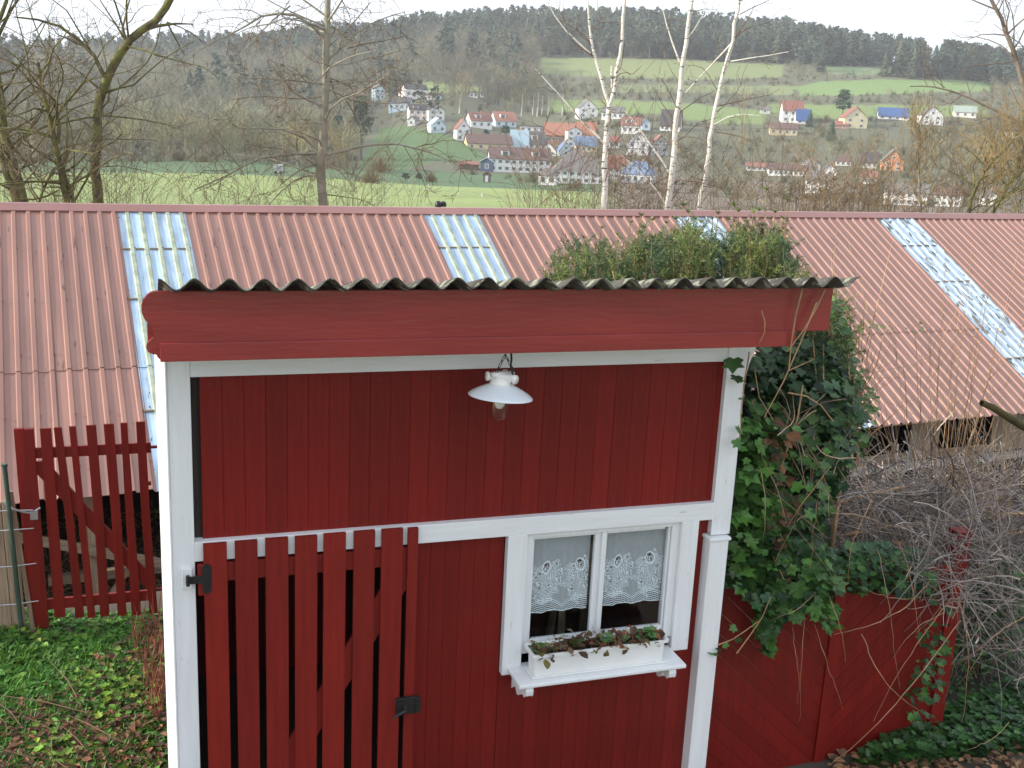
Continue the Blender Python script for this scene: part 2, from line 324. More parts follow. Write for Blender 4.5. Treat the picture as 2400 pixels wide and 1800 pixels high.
# boards: tongue and groove, every board a part
def board_mesh(wd, h, y=.010):
    b = MB(); c = .0015
    b.prism([(0,0),(wd,0),(wd,-y+c),(wd-c,-y),(c,-y),(0,-y+c)], 2, 0, h)
    o = b.build('wall_board', M['red_board']); me = o.data; bpy.data.objects.remove(o); return me
def boards(x0, x1, z0, z1, pitch, y, name='wall_board'):
    n = max(1, round((x1-x0)/pitch)); p = (x1-x0)/n; me = board_mesh(p-.0009, z1-z0)
    for i in range(n):
        o = link(name, me, shed); o.location = (x0+i*p, y-6+R_.uniform(-.0008,.0008), z0-GZ)
boards(.232, 3.50, -2.452, -1.478, .1205, 6.055)
S(MB().box(.1832, .2315, 6.07, 6.11, -2.452, -1.478), 'end_board', M['dark'])
S(MB().box(3.5003, 3.5378, 6.045, 6.11, -2.452, -1.478), 'end_board', M['red_board'])
boards(1.500, 2.079, GZ, -2.572, .0965, 6.060); boards(2.081, 3.4385, GZ, -3.545, .0970, 6.060)
boards(3.4385, 3.5376, GZ, -2.572, .1, 6.062)
S(MB().box(1.4965, 1.4998, 5.99, 6.10, GZ, -2.572), 'door_jamb', M['red_board'])
# shell: side walls, rear wall, ceiling and floor
D2 = 8.6
for xa in (.004, 3.60): S(MB().prism([(6.142,GZ),(D2,GZ),(D2,-1.70),(6.142,-1.13)], 0, xa, xa+.046), 'side_wall', M['red_board'])
S(MB().box(.004, 3.65, D2, D2+.05, GZ, -1.80), 'rear_wall', M['red_board'])
S(MB().box(.05, 3.60, 6.13, D2-.01, GZ-.02, GZ+.04), 'shed_floor', M['dark'])
S(MB().box(.052, 3.598, 6.13, D2-.01, -2.0, -1.96), 'ceiling', M['dark'])
S(MB().box(1.55, 1.62, 6.2, D2-.02, GZ+.04, -2.0), 'partition', M['dark'])
# roof: corrugated fibre cement sheets sloping away
SL = math.tan(math.radians(13))
def wave_sheet(x0, n, y0, y1, z0, lift):
    b = MB(); pitch = .1695; k = 10; xs = np.arange(0, n*k+1)/k*pitch; zz = .029*np.cos(xs/pitch*2*math.pi)
    V = []; ys = np.linspace(y0, y1, 12)
    jit = NP.randn(12)*.004; jit[0] = 0
    for t, (yy, j) in enumerate(zip(ys, jit)):
        for a, c in zip(xs, zz): V.append((x0+a, yy + (.006*math.sin(a*9) if t == 0 else 0), z0+c+lift-(yy-y0)*SL))
    V = np.array(V); m = len(xs); low = V-[0,0,.008]
    f = [(r*m+i, r*m+i+1, (r+1)*m+i+1, (r+1)*m+i) for r in range(11) for i in range(m-1)]
    n0 = len(V); f += [tuple(q+n0 for q in g[::-1]) for g in f]
    f += [(i+n0, i+1+n0, i+1, i) for i in range(m-1)] + [(0, n0, n0+m, m)]
    return b.add(np.concatenate([V, low]), f)
xr = .02
for i in range(4):
    n = 6; S(wave_sheet(xr+.01, n, 5.50, 8.9, -.878, .004*(i % 2)), 'roof_sheet', M['moss_sheet'], smooth=True); xr += n*.1695
S(MB().box(.05, 3.73, 5.70, 6.12, -1.309, -1.272), 'soffit', M['white'])
S(MB().prism([(6.125,-1.10),(8.62,-1.67),(8.62,-1.64),(6.125,-1.07)], 0, .055, 3.595), 'roof_lining', M['dark'])
# fascia with scroll end
def fascia():
    zt, zb = -.944, -1.205; P = [(4.018, zb), (4.018, zt), (.012, zt), (-.004,zt-.004), (-.022,zt-.016),(-.040,zt-.038),(-.050,zt-.068),(-.050,zt-.10),(-.040,zt-.130),(-.020,zt-.160),(-.002,zt-.185),(.004,zt-.21),(.002,zt-.232),(-.010,zt-.245),(-.028,zt-.262),(-.034,zt-.285),(-.026,zt-.305),(-.008,zt-.315),(.012,zt-.318),(.020,zt-.335),(.03,zt-.345),(.03,zb)]
    return MB().prism([(a, b) for a, b in P], 1, 5.648, 5.684)
S(fascia(), 'fascia', M['red_fascia'], .004)
S(MB().box(.028, 3.775, 5.622, 5.6475, -1.300, -1.204), 'fascia_strip', M['red_fascia'], .003)
S(MB().prism([(5.686,-.96),(5.686,-1.22),(8.8,-1.90),(8.8,-1.66)], 0, 3.975, 4.012), 'barge_board', M['red_fascia'])
S(MB().prism([(5.686,-.96),(5.686,-1.22),(8.8,-1.90),(8.8,-1.66)], 0, -.03, .004), 'barge_board', M['red_fascia'])
# window
wn = thing('window', (0,0,0), None, None); wn.parent = shed; wn.matrix_parent_inverse = Matrix.Translation(-world_loc(shed)); WP = wn
def W(mb, name, m, bev=.003, smooth=False):
    o = mb.build(name, m, None, smooth, bev); o.parent = wn; return o
def world_loc(p):
    return Vector((0,6,GZ)) if p is shed else Vector((0,0,0))
W(MB().box(2.085, 2.215, 5.994, 6.056, -3.545, -2.5722), 'casing', M['white'])
W(MB().box(3.308, 3.436, 5.994, 6.056, -3.520, -2.5722), 'casing', M['white'])
W(MB().box(2.2152, 2.262, 6.022, 6.12, -3.42, -2.5722).box(3.252, 3.3078, 6.022, 6.12, -3.42, -2.5722).box(2.262, 3.252, 6.022, 6.12, -2.608, -2.5722).box(2.262, 3.252, 6.022, 6.12, -3.42, -3.365), 'window_frame', M['white'], .002)
for a, b_ in ((2.264, 2.744), (2.772, 3.250)):
    t = .026 if a < 2.5 else .026
    sash = W(MB().box(a, a+.016, 6.040, 6.075, -3.363, -2.610).box(b_-(.040 if a < 2.5 else .014), b_, 6.040, 6.075, -3.363, -2.610).box(a+.016, b_-.04, 6.040, 6.075, -2.628, -2.610).box(a+.016, b_-.014, 6.040, 6.075, -3.363, -3.335), 'sash', M['white'], .002)
    g = MB().box(a+.014, b_-.012, 6.056, 6.059, -3.336, -2.626).build('pane', M['glass']); g.parent = sash
W(MB().box(2.7442, 2.7718, 6.018, 6.10, -3.363, -2.610), 'mullion', M['white'])
W(MB().box(2.120, 3.300, 5.745, 6.035, -3.515, -3.487), 'sill', M['white_h'], .008)
for x in (2.195, 3.205):
    W(MB().prism([(6.03,-3.516),(5.765,-3.516),(5.757,-3.545),(5.762,-3.575),(5.785,-3.592),(5.812,-3.585),(5.83,-3.562),(5.85,-3.575),(5.88,-3.63),(5.92,-3.645),(5.96,-3.61),(6.03,-3.66)], 0, x-.026, x+.026), 'sill_bracket', M['white'], .004)
# lace curtains behind the panes (they hang on a rod: things of their own)
lace = bpy.data.materials.new('lace'); lace.use_nodes = True
def lace_nodes():
    n = lace.node_tree.nodes; L = lace.node_tree.links; b = n['Principled BSDF']; b.inputs['Roughness'].default_value = .8
    def mth(op, a, b_=None, c=None):
        x = n.new('ShaderNodeMath'); x.operation = op
        for i, q in enumerate((a, b_, c)):
            if q is None: continue
            if isinstance(q, (int, float)): x.inputs[i].default_value = q
            else: L.new(q, x.inputs[i])
        return x.outputs[0]
    def sq(a): return mth('MULTIPLY', a, a)
    tc = n.new('ShaderNodeTexCoord'); s = n.new('ShaderNodeSeparateXYZ'); L.new(tc.outputs['Object'], s.inputs[0]); x, z = s.outputs[0], s.outputs[2]
    P = .24                                    # repeat of the bouquet motif
    xf = mth('SUBTRACT', mth('MODULO', mth('ADD', x, 10*P-.02), P), P/2)
    scal = mth('MULTIPLY', mth('ABSOLUTE', mth('COSINE', mth('MULTIPLY', xf, math.pi/P))), -.045)
    t = mth('ADD', z, scal)                     # distance above the scalloped hem
    # hem: parallel threads below a scalloped line, open net between
    bands = mth('GREATER_THAN', mth('SINE', mth('MULTIPLY', t, 420)), -.1)
    net = mth('MAXIMUM', mth('GREATER_THAN', mth('SINE', mth('MULTIPLY', mth('ADD', x, z), 520)), .2), mth('GREATER_THAN', mth('SINE', mth('MULTIPLY', mth('SUBTRACT', x, z), 520)), .2))
    # bouquet: voronoi petals inside an upright oval, plus a basket below
    v = n.new('ShaderNodeTexVoronoi'); v.inputs['Scale'].default_value = 26; L.new(tc.outputs['Object'], v.inputs['Vector'])
    v2 = n.new('ShaderNodeTexVoronoi'); v2.inputs['Scale'].default_value = 60; v2.feature = 'DISTANCE_TO_EDGE'; L.new(tc.outputs['Object'], v2.inputs['Vector'])
    ring = mth('GREATER_THAN', mth('SINE', mth('MULTIPLY', v.outputs['Distance'], 30)), -.35)
    vein = mth('GREATER_THAN', v2.outputs['Distance'], .045)
    nz = n.new('ShaderNodeTexNoise'); nz.inputs['Scale'].default_value = 16; nz.inputs['Detail'].default_value = 3; L.new(tc.outputs['Object'], nz.inputs['Vector'])
    zc = mth('SUBTRACT', z, .200)
    r2 = mth('ADD', sq(mth('DIVIDE', xf, .122)), sq(mth('DIVIDE', mth('SUBTRACT', zc, mth('MULTIPLY', mth('ABSOLUTE', xf), .35)), .150)))
    oval = mth('LESS_THAN', mth('ADD', r2, mth('MULTIPLY', mth('SUBTRACT', nz.outputs['Fac'], .5), 2.6)), 1.0)
    arch = mth('ADD', sq(mth('DIVIDE', xf, .030)), sq(mth('DIVIDE', mth('SUBTRACT', z, .318), .042)))
    hole = mth('LESS_THAN', arch, .75); rim = mth('MULTIPLY', mth('LESS_THAN', arch, 1.25), mth('GREATER_THAN', arch, .75))
    motif = mth('MAXIMUM', mth('MULTIPLY', mth('MULTIPLY', oval, ring), vein), rim)
    under = mth('LESS_THAN', t, .062)
    hem = mth('MULTIPLY', under, mth('MULTIPLY', bands, mth('MAXIMUM', net, mth('GREATER_THAN', t, .030))))
    edge = mth('LESS_THAN', z, .006)
    dens = mth('MAXIMUM', mth('MAXIMUM', motif, hem), edge)
    # weave
    wv = mth('MULTIPLY', mth('SINE', mth('MULTIPLY', x, 2600)), .05)
    base = mth('ADD', mth('ADD', .44, wv), mth('MULTIPLY', mth('SUBTRACT', nz.outputs['Fac'], .5), .12))
    base = mth('MULTIPLY', base, mth('SUBTRACT', 1.0, mth('MULTIPLY', under, .55)))
    base = mth('MULTIPLY', base, mth('SUBTRACT', 1.0, mth('MULTIPLY', mth('MULTIPLY', oval, .35), mth('SUBTRACT', 1.0, ring))))
    base = mth('MULTIPLY', base, mth('SUBTRACT', 1.0, mth('MULTIPLY', hole, .85)))
    al = mth('MINIMUM', mth('MAXIMUM', base, mth('MULTIPLY', dens, .97)), 1.0)
    b.inputs['Base Color'].default_value = (.92,.96,1,1); L.new(al, b.inputs['Alpha'])
lace_nodes()
for (xa, xb, lab) in ((2.255, 2.695, 'left lace curtain with flower basket pattern behind the left pane'), (2.765, 3.262, 'right lace curtain with flower basket pattern behind the right pane')):
    b = MB(); nx, nz_ = 60, 26; X = np.linspace(0, xb-xa, nx); Z = np.linspace(0, .56, nz_)
    V = np.array([(x, .010*math.sin(x*38+.6)*(1.15-z)+.004*math.sin(x*90), z) for z in Z for x in X])
    b.add(V, [(r*nx+i, r*nx+i+1, (r+1)*nx+i+1, (r+1)*nx+i) for r in range(nz_-1) for i in range(nx-1)])
    root = thing('lace_curtain', (xa, 6.10, -3.175), lab, 'curtain', 'lace curtains in the shed window')
    b.build('fabric', lace, root, smooth=True)
    MB().tube([(-.01,.006,.562),(xb-xa+.01,.006,.562)], .004, 8).build('curtain_rod', M['wire'], root)
# things glimpsed in the dark behind the window
tb = thing('step_ladder', (2.95, 6.9, GZ+.06), 'pale wooden ladder standing in the dark behind the right pane', 'ladder')
for sx_ in (-.16, .16):
    MB().beam((sx_, -.25, 0), (sx_*.7, 0, 1.75), .05, .03).build('rail', M['old_wood'], tb); MB().beam((sx_, .25, 0), (sx_*.7, .02, 1.75), .05, .03).build('rear_rail', M['old_wood'], tb)
for i in range(6): MB().box(-.16+.008*i, .16-.008*i, -.26+.04*i, -.18+.04*i, .28*(i+.7), .28*(i+.7)+.02).build('step', M['old_wood_h'], tb)
# planter with withered plants
pl = thing('flower_box', (2.70, 5.88, -3.4868), 'white plastic flower box on the shed window sill', 'flower box')
def trough():
    b = MB(); lv = [(.445,.060,0),(.455,.068,.012),(.462,.072,.15),(.482,.088,.152),(.482,.088,.172),(.470,.078,.172),(.458,.068,.165),(.445,.060,.10)]
    def ring(hx, hy, z, r=.02): 
        P = []
        for cx, cy, a0 in ((hx-r,hy-r,0),(-hx+r,hy-r,90),(-hx+r,-hy+r,180),(hx-r,-hy+r,270)):
            for a in (0,30,60,90): P.append((cx+r*math.cos(math.radians(a0+a)), cy+r*math.sin(math.radians(a0+a)), z))
        return P
    V = [p for l in lv for p in ring(*l)]; n = 16
    f = [(k*n+i, k*n+(i+1)%n, (k+1)*n+(i+1)%n, (k+1)*n+i) for k in range(len(lv)-1) for i in range(n)] + [tuple(range(n-1,-1,-1))]
    return b.add(V, f)
trough().build('box_body', M['plastic'], pl, smooth=False)
tr = MB().box(-.475,.475,-.082,.082,-.0,.008).build('drip_tray', M['plastic'], pl, bevel=.003); tr.location.z = .0015
MB().box(-.452,.452,-.066,.066,.10,.135).build('potting_soil', mat('potting_soil', (.035,.022,.014), .95, .4, 20, bump=1), pl)
def leaf_t(w_=.5, fold=.15, n=5):      # simple folded leaf, unit length along Y
    prof = [(0,.0),(.6,.25),(1,.5),(.7,.78),(0,1.0)]
    V = [(0,y,0.0) for _, y in prof]; L_ = [(-w_*x*.5, y, fold*x) for x, y in prof[1:-1]]; Rr = [(w_*x*.5, y, fold*x) for x, y in prof[1:-1]]
    V = V+L_+Rr; return np.array(V), [(0,1,5),(1,2,6,5),(2,3,7,6),(3,4,7),(1,0,8),(2,1,8,9),(3,2,9,10),(4,3,10)]
def ivy_t():
    o = [(0,0),(-.22,-.10),(-.52,.12),(-.38,.34),(-.60,.62),(-.24,.62),(0,1.0)]
    V = [(0,.35,-.06)]+[(x,y,.05*abs(x)*2) for x,y in o]+[(-x,y,.05*abs(x)*2) for x,y in o[1:-1]]
    return np.array(V), [(0,1,2,3),(0,3,4,5),(0,5,6,7),(0,8,1),(0,9,8),(0,10,9),(0,11,10),(0,12,11),(0,7,12)][:3]+[(0,9,8,1),(0,11,10,9),(0,7,12,11)]
LEAF, IVY = leaf_t(.7), ivy_t()
def leaves(name, temps, P, size, tints, m, parent=None, spread=1.2, up=(0,0,.6), rng=NP, sz_var=.35):
    n = len(P); wh = rng.randint(0, len(temps), n); rt = rots(n, up, spread, rng)
    T = np.asarray(tints)[rng.randint(0, len(tints), n)]*(1+.25*rng.randn(n,1)).clip(.5,1.6)
    return scatter(name, temps, wh, np.asarray(P), rt, size*(1+sz_var*rng.randn(n)).clip(.4,1.9), T, m, parent)
wp = thing('withered_pot_plants', (2.70, 5.88, -3.36), 'withered brown and a few green pot plants in the white flower box', 'plant')
P = np.stack([NP.uniform(-.45,.45,420), NP.normal(-.01,.045,420), NP.uniform(.0,.055,420)], 1); P[:,2] += .035*np.abs(np.sin(P[:,0]*17))
leaves('withered_foliage', [LEAF], P, .042, [(1,1,1),(1.3,.8,.6),(.6,.5,.4),(1.0,1.3,.5)], M['dead_leaf'], wp, 1.6, sz_var=.4)['kind'] = 'stuff'
P = np.concatenate([np.stack([NP.normal(c,.03,14), NP.normal(-.02,.03,14), NP.uniform(.02,.10,14)],1) for c in (.02,.27,.33,-.16,-.40)])
leaves('green_foliage', [IVY, LEAF], P, .045, [(1.5,1.5,1.6),(1,1.2,1)], M['ivy'], wp, 1.4)['kind'] = 'stuff'
b = MB()
for i in range(40):
    x = R_.uniform(-.44,.44); y = R_.uniform(-.05,.04); h = R_.uniform(.03,.13); b.tube([(x,y,-.02),(x+R_.uniform(-.02,.02),y,h*.6),(x+R_.uniform(-.05,.05),y+R_.uniform(-.03,.03),h)], .0018, 3)
b.build('stem', M['vine'], wp)['kind'] = 'stuff'
# door with seven pickets
door = thing('door', (.23, 5.97, GZ), None, None); door.parent = shed; door.matrix_parent_inverse = Matrix.Translation(-Vector((0,6,GZ)))
def Dp(mb, name, m, bev=.002):
    o = mb.build(name, m, None, False, bev); o.parent = door; o.matrix_parent_inverse = Matrix.Translation(-Vector((.23,5.97,GZ))); return o
for i, (a, b_) in enumerate(((.231,.360),(.407,.533),(.580,.709),(.751,.879),(.919,1.049),(1.099,1.225),(1.268,1.397),(1.430,1.492))):
    dx = R_.uniform(-.003,.003); top = -2.452+R_.uniform(-.004,.004)-(.008 if i == 0 else 0)
    Dp(MB().prism([(a+dx, GZ+.05),(b_-.002+dx*.2, GZ+.05),(b_-.002, top),(a, top)], 1, 5.962, 5.982), 'picket', M['red_picket'])
Dp(MB().box(.195, 1.428, 5.9825, 6.008, -2.70, -2.585), 'cross_rail', M['red_picket']); Dp(MB().box(.20, 1.428, 5.9825, 6.008, -4.62, -4.50), 'cross_rail', M['red_picket'])
Dp(MB().box(.197, .2305, 5.964, 5.982, -2.77, -2.58), 'hinge_block', M['red_picket'])
Dp(MB().beam((.42, 5.996, -4.49), (1.45, 5.996, -2.72), .022, .135, up=(0,1,0)) if False else MB().prism([(.30,-4.50),(.47,-4.50),(1.427,-2.86),(1.427,-2.703),(1.355,-2.703)], 1, 5.984, 6.004), 'brace', M['red_picket'])
Dp(MB().box(1.4305, 1.4905, 5.983, 5.992, GZ+.05, -2.47), 'closing_strip', M['red_picket'])
b = MB()
for (a, b_) in ((.231,.360),(.407,.533),(.580,.709),(.751,.879),(.919,1.049),(1.099,1.225),(1.268,1.397)):
    for z in (-2.62,-2.665,-4.54,-4.58): x = a+.03+R_.uniform(0,b_-a-.06); b.box(x-.0035,x+.0035,5.9600,5.9625,z-.0035,z+.0035)
for i in range(26):
    for z in (-1.53,-2.40): x = .285+i*.1205; b.box(x-.0035,x+.0035,6.0430,6.0460,z-.0035+R_.uniform(-.01,.01),z+.0035)
Dp(b, 'nail_heads', mat('nail_heads', (.10,.05,.04), .5, metallic=.3), 0)['kind'] = 'stuff'
# hinge, latch
h = MB(); zc = -2.665
h.box(.128,.262,5.948,5.9575,zc-.022,zc+.022); 
h.prism([(.245+.026*math.cos(a)*(1 if abs(math.sin(a))<.99 else 1), zc+ (.062 if math.sin(a) > 0 else -.062)+.030*math.sin(a)) for a in np.linspace(0,2*math.pi,20,endpoint=False)], 1, 5.952, 5.9615)
h.tube([(.140,5.945,zc-.03),(.140,5.945,zc+.034)], .011, 10, cap=True)
for z in (zc-.07, zc+.07, zc): h.tube([(.245,5.951,z),(.245,5.944,z)], .006, 8, cap=True)
Dp(h, 'hinge', M['black'], 0)
S(MB().box(.105,.165,5.978,5.9975,zc-.06,zc+.062), 'hinge_plate', M['white'], .004); 
l = MB(); l.box(1.375,1.512,5.936,5.9615,-3.70,-3.585); l.box(1.497,1.528,5.928,5.952,-3.695,-3.59)
l.tube([(1.43,5.938,-3.640),(1.425,5.905,-3.655)], .013, 10, cap=True); l.tube([(1.43,5.905,-3.652),(1.345,5.898,-3.690)], [.012,.009], 8, cap=True)
Dp(l, 'latch', M['black'], .003)
# lamp hanging from the lintel
lamp = thing('hanging_lamp', (1.928, 5.76, -1.31), 'white enamel lamp with clear glass globe hanging under the shed eave', 'lamp', rz=.5)
tilt = bpy.data.objects.new('lamp_body', None)
def Lp(mb, name, m, smooth=True, parent=None, bev=0):
    o = mb.build(name, m, parent or lamp, smooth, bev); return o
TM = Matrix.Rotation(math.radians(5), 4, 'Y')
sh = MB().lathe([(.058,-.198),(.085,-.210),(.130,-.232),(.170,-.255),(.186,-.268),(.191,-.274),(.191,-.277),(.184,-.275),(.165,-.262),(.12,-.240),(.05,-.218)], n=48)
hs = MB().lathe([(0,-.135),(.055,-.137),(.066,-.145),(.066,-.150),(.060,-.165),(.066,-.185),(.072,-.195),(.072,-.205),(.060,-.209)], n=32)
for k in range(3):
    a = 2*math.pi*k/3 + .6
    hs.tube([(math.cos(a)*.05, math.sin(a)*.05, -.160), (math.cos(a)*.095, math.sin(a)*.095, -.158)], [.021,.021], 16, cap=True)
    hs.tube([(math.cos(a)*.088, math.sin(a)*.088, -.158), (math.cos(a)*.100, math.sin(a)*.100, -.158)], [.027,.027], 16, cap=True)
hs.tube([(.0,-.06,-.175),(.0,-.078,-.177)], .022, 16, cap=True); hs.box(-.085,.085,-.016,.016,-.153,-.132)
gl = MB().lathe([(.050,-.235),(.054,-.26),(.058,-.31),(.058,-.36),(.054,-.385),(.042,-.405),(.024,-.417),(.008,-.421),(.005,-.428),(0.001,-.430)], n=32)
bu = MB().lathe([(.030,-.235),(.032,-.25),(.032,-.28),(.030,-.325),(.020,-.345),(.002,-.352)], n=20)
for q, nm, m_ in ((sh,'lamp_shade','enamel'),(hs,'housing','ceramic'),(gl,'glass_globe','globe')):
    o = Lp(q, nm, M[m_]); o.matrix_local = TM
o2 = Lp(bu, 'bulb', mat('frosted_bulb', (.92,.92,.88), .15), parent=o); 
o3 = Lp(MB().tube([(.0,-.062,-.176),(.0,-.0805,-.178)], .013, 12, cap=True), 'cable_plug', mat('grey_rubber', (.25,.25,.24), .5)); o3.matrix_local = TM
ch = MB()
def chain(mb, p, q, n):
    p, q = np.array(p), np.array(q); d = (q-p)/n
    for i in range(n):
        c = p+d*(i+.5); L_ = np.linalg.norm(d)*.62; u = d/np.linalg.norm(d); s_ = np.cross(u, (0,1,0) if i % 2 else (.7,0,.7)); s_ /= np.linalg.norm(s_)
        pts = [c+u*L_*math.cos(t)+s_*.008*math.sin(t) for t in np.linspace(0, 2*math.pi, 11)]; mb.tube(pts, .0024, 5)
hook = (.0, .0, -.03)
chain(ch, hook, (-.075,0,-.135), 3); chain(ch, hook, (.080,0,-.135), 3)
ch.tube([(0,0,.048),(0,0,-.02),(.008,0,-.03),(0,0,-.036)], .003, 6)
Lp(ch, 'chain', M['black'])
Lp(MB().tube([(.045,.03,.048),(.050,.0,-.02),(.046,-.01,-.065),(.03,-.02,-.095),(.02,-.05,-.14)], .0065, 8), 'cable', M['black'])
# ================================================================== barn
OFF = math.radians(5.07); BO = Vector((0, 13, -4.555))
barn = thing('long_barn', (0, 13, -4.555), 'long low barn with salmon corrugated roof and pale skylight strips', 'barn', rz=OFF)
PS = .567; NRIB, RP = 5, .2016
def sheet_mesh(q0, q1, lift, m, name, algae=False, bend=True):
    b = MB(); prof = []
    for k in range(NRIB):
        x = k*RP; prof += [(x,0),(x+.116,0),(x+.131,.026),(x+.177,.026),(x+.192,0)]
    prof.append((NRIB*RP, 0)); prof.append((NRIB*RP+.02, .004)); n = len(prof); qs = np.linspace(q0, q1, 9)
    V = [(x, q - z*PS*0, q*PS + z + lift + .004*math.sin(q*1.3+x*2)) for q in qs for x, z in prof]
    f = [(r*n+i, r*n+i+1, (r+1)*n+i+1, (r+1)*n+i) for r in range(8) for i in range(n-1)]
    N = len(V); V += [(x, y, z-.006) for x, y, z in V[:n]] ; f += [(i, N+i, N+i+1, i+1) for i in range(n-1)]
    b.add(V, f); b.m = [1 if (algae and (k % (n-1)) % 5 in (1,2,3) and k < 8*(n-1)) else 0 for k in range(len(f))]
    o = b.build(name, m); me = o.data; bpy.data.objects.remove(o); return me
up = sheet_mesh(1.85, 5.06, .012, [M['sheet'], M['sheet']], 'roof_sheet'); lo = sheet_mesh(-.06, 1.98, 0, [M['sheet'], M['sheet']], 'roof_sheet')
sk1 = [sheet_mesh(1.85, 5.06, .012, [M['sky_sheet'], M['algae']], 'skylight_sheet', True), sheet_mesh(-.06, 1.98, 0, [M['sky_sheet'], M['algae']], 'skylight_sheet', True)]
sk2 = [sheet_mesh(1.85, 5.06, .012, [M['sky_sheet2'], M['sky_sheet']], 'skylight_sheet', False), sheet_mesh(-.06, 1.98, 0, [M['sky_sheet2'], M['sky_sheet']], 'skylight_sheet', False)]
SW = NRIB*RP
for i in range(-6, 25):
    lit = i % 5 == 0
    for k in (0, 1):
        me_ = (up, lo)[k] if not lit else ((sk1 if i in (0, 5) else sk2)[k])
        o = link('skylight_sheet' if lit else 'roof_sheet', me_, barn); o.location = (i*SW-.05, 0, R_.uniform(-.002,.002)+(.003 if i % 2 else 0))
for i in (0, 5, 10, 15):  # added bars stand in for purlin shadows showing through the skylights
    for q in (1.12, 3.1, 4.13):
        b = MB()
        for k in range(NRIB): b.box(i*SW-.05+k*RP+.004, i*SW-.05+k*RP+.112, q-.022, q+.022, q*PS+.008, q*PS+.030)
        b.build('purlin_shadow_bar', M['old_wood_h'], barn)['kind'] = 'stuff'
# screws along the sheets
b = MB()
for q in (.35, 1.12, 2.12, 3.1, 4.13):
    for i in range(-15, 62):
        if (i*7+int(q*3)) % 2: continue
        x = i*RP+.139; z = q*PS+.034; b.box(x-.010+.0, x+.014, q-.010, q+.010, z, z+.008)
b.build('screw', M['black'] if False else mat('rusty_screws', (.16,.07,.05), .7), barn)['kind'] = 'stuff'
for i in range(-3, 14):                                  # ridge caps
    x0 = -.75+i*2.15; zr = 5.0*PS
    b = MB(); b.add([(x0,4.93,zr+.02),(x0+2.155,4.93,zr+.02),(x0+2.155,5.06,zr+.115),(x0,5.06,zr+.115),(x0+2.155,5.14,zr+.12),(x0,5.14,zr+.12),(x0+2.155,5.40,zr-.06),(x0,5.40,zr-.06),(x0,4.94,zr-.0),(x0+2.155,4.94,zr-.0)], [(0,1,2,3),(3,2,4,5),(5,4,6,7),(8,9,1,0)])
    o = b.build('ridge_cap', M['ridge'], barn); o.location.z = .003*(i % 2)-.012
b = MB(); b.add([(-6.1,5.12,5.05*PS),(20.1,5.12,5.05*PS),(20.1,10.2,-.06),(-6.1,10.2,-.06)], [(0,1,2,3)]); b.build('rear_roof', M['sheet'], barn)
def bb(name, mb, m, bev=.003, label=None):
    o = mb.build(name, m, barn, False, bev)
    if label: o['label'] = label
    return o
FZ = -1.62                                                # barn floor, local
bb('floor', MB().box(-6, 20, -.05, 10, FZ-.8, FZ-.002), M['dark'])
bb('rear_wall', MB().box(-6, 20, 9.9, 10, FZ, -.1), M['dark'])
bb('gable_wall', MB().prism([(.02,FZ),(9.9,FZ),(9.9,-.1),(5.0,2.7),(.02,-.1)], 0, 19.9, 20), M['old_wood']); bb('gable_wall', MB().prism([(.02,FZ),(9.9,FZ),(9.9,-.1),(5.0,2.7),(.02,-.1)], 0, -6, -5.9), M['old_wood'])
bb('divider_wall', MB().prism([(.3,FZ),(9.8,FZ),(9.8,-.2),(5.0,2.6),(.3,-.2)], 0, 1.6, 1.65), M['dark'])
# open left bay with posts, a slanting brace and beams
for x in (-4.6, -2.2, -.78, 1.35): bb('bay_post', MB().box(x-.07, x+.07, .22, .36, FZ, .06), M['old_wood'])
bb('eave_beam', MB().box(-5.8, 9.8, .40, .52, -.02, .16), M['old_wood_h'])
bb('slanting_beam', MB().beam((-2.2,.18,-.33),(1.5,.18,-1.58),.05,.12), M['old_wood_h']); bb('low_beam', MB().box(-2.2, 1.5, .12, .24, FZ+.0, FZ+.14), M['old_wood_h'])
bb('low_beam', MB().box(-1.3, 1.5, .7, .8, FZ+.18, FZ+.30), M['old_wood_h']); bb('brace', MB().beam((-.7,.3,FZ),(-.3,.3,FZ+.55),.05,.06), M['old_wood'])
# boarded front on the right with two openings and a ledge
L0, L1 = 10.6, 19.0; zt, zs = .12, -.76
op = [(11.12, 12.32), (12.95, 14.2), (16.0, 17.2)]
x = L0
while x < L1:
    wd = R_.uniform(.13,.17); top = zt
    for a, c in op:
        if x+wd > a and x < c: top = zs+.03
    bb('wall_board', MB().box(x, x+wd-.006, .44+R_.uniform(0,.012), .465, zs-.12, top), M['old_wood'], 0); x += wd
for a, c in op:
    bb('opening_frame', MB().box(a-.09, a+.0, .405, .435, zs, zt).box(c, c+.09, .405, .435, zs, zt).box(a-.09, c+.09, .40, .436, zs-.06, zs), M['old_wood_h'])
bb('ledge', MB().box(10.35, 19, .20, .42, -.955, -.885), M['concrete'], label='pale ledge under the boarded wall'); 
x = 10.35
while x < 19: bb('plank', MB().box(x, x+.44, .38, .41, FZ-.5, -.94), M['dark'], 0); x += .45
bb('lower_wall', MB().box(1.66, 10.34, .5, .56, FZ, .1), M['old_wood_h'])
# straw on the barn floor
n = 2500; P = np.stack([NP.uniform(-2.6,1.4,n), NP.uniform(.25,3.5,n), NP.uniform(FZ,FZ+.12,n)], 1)
st = scatter('straw', [(np.array([(0,0,0),(.006,0,0),(.003,.16,.01)]), [(0,1,2)])], np.zeros(n,int), P, rots(n, (0,0,0), 1.9), np.ones(n)*1.3, np.ones((n,3))*NP.uniform(.6,1.3,(n,1)), mat('straw', (.42,.30,.13), .8, .3, 5, tint=True), None)
st.parent = barn; tag(st, kind='stuff')
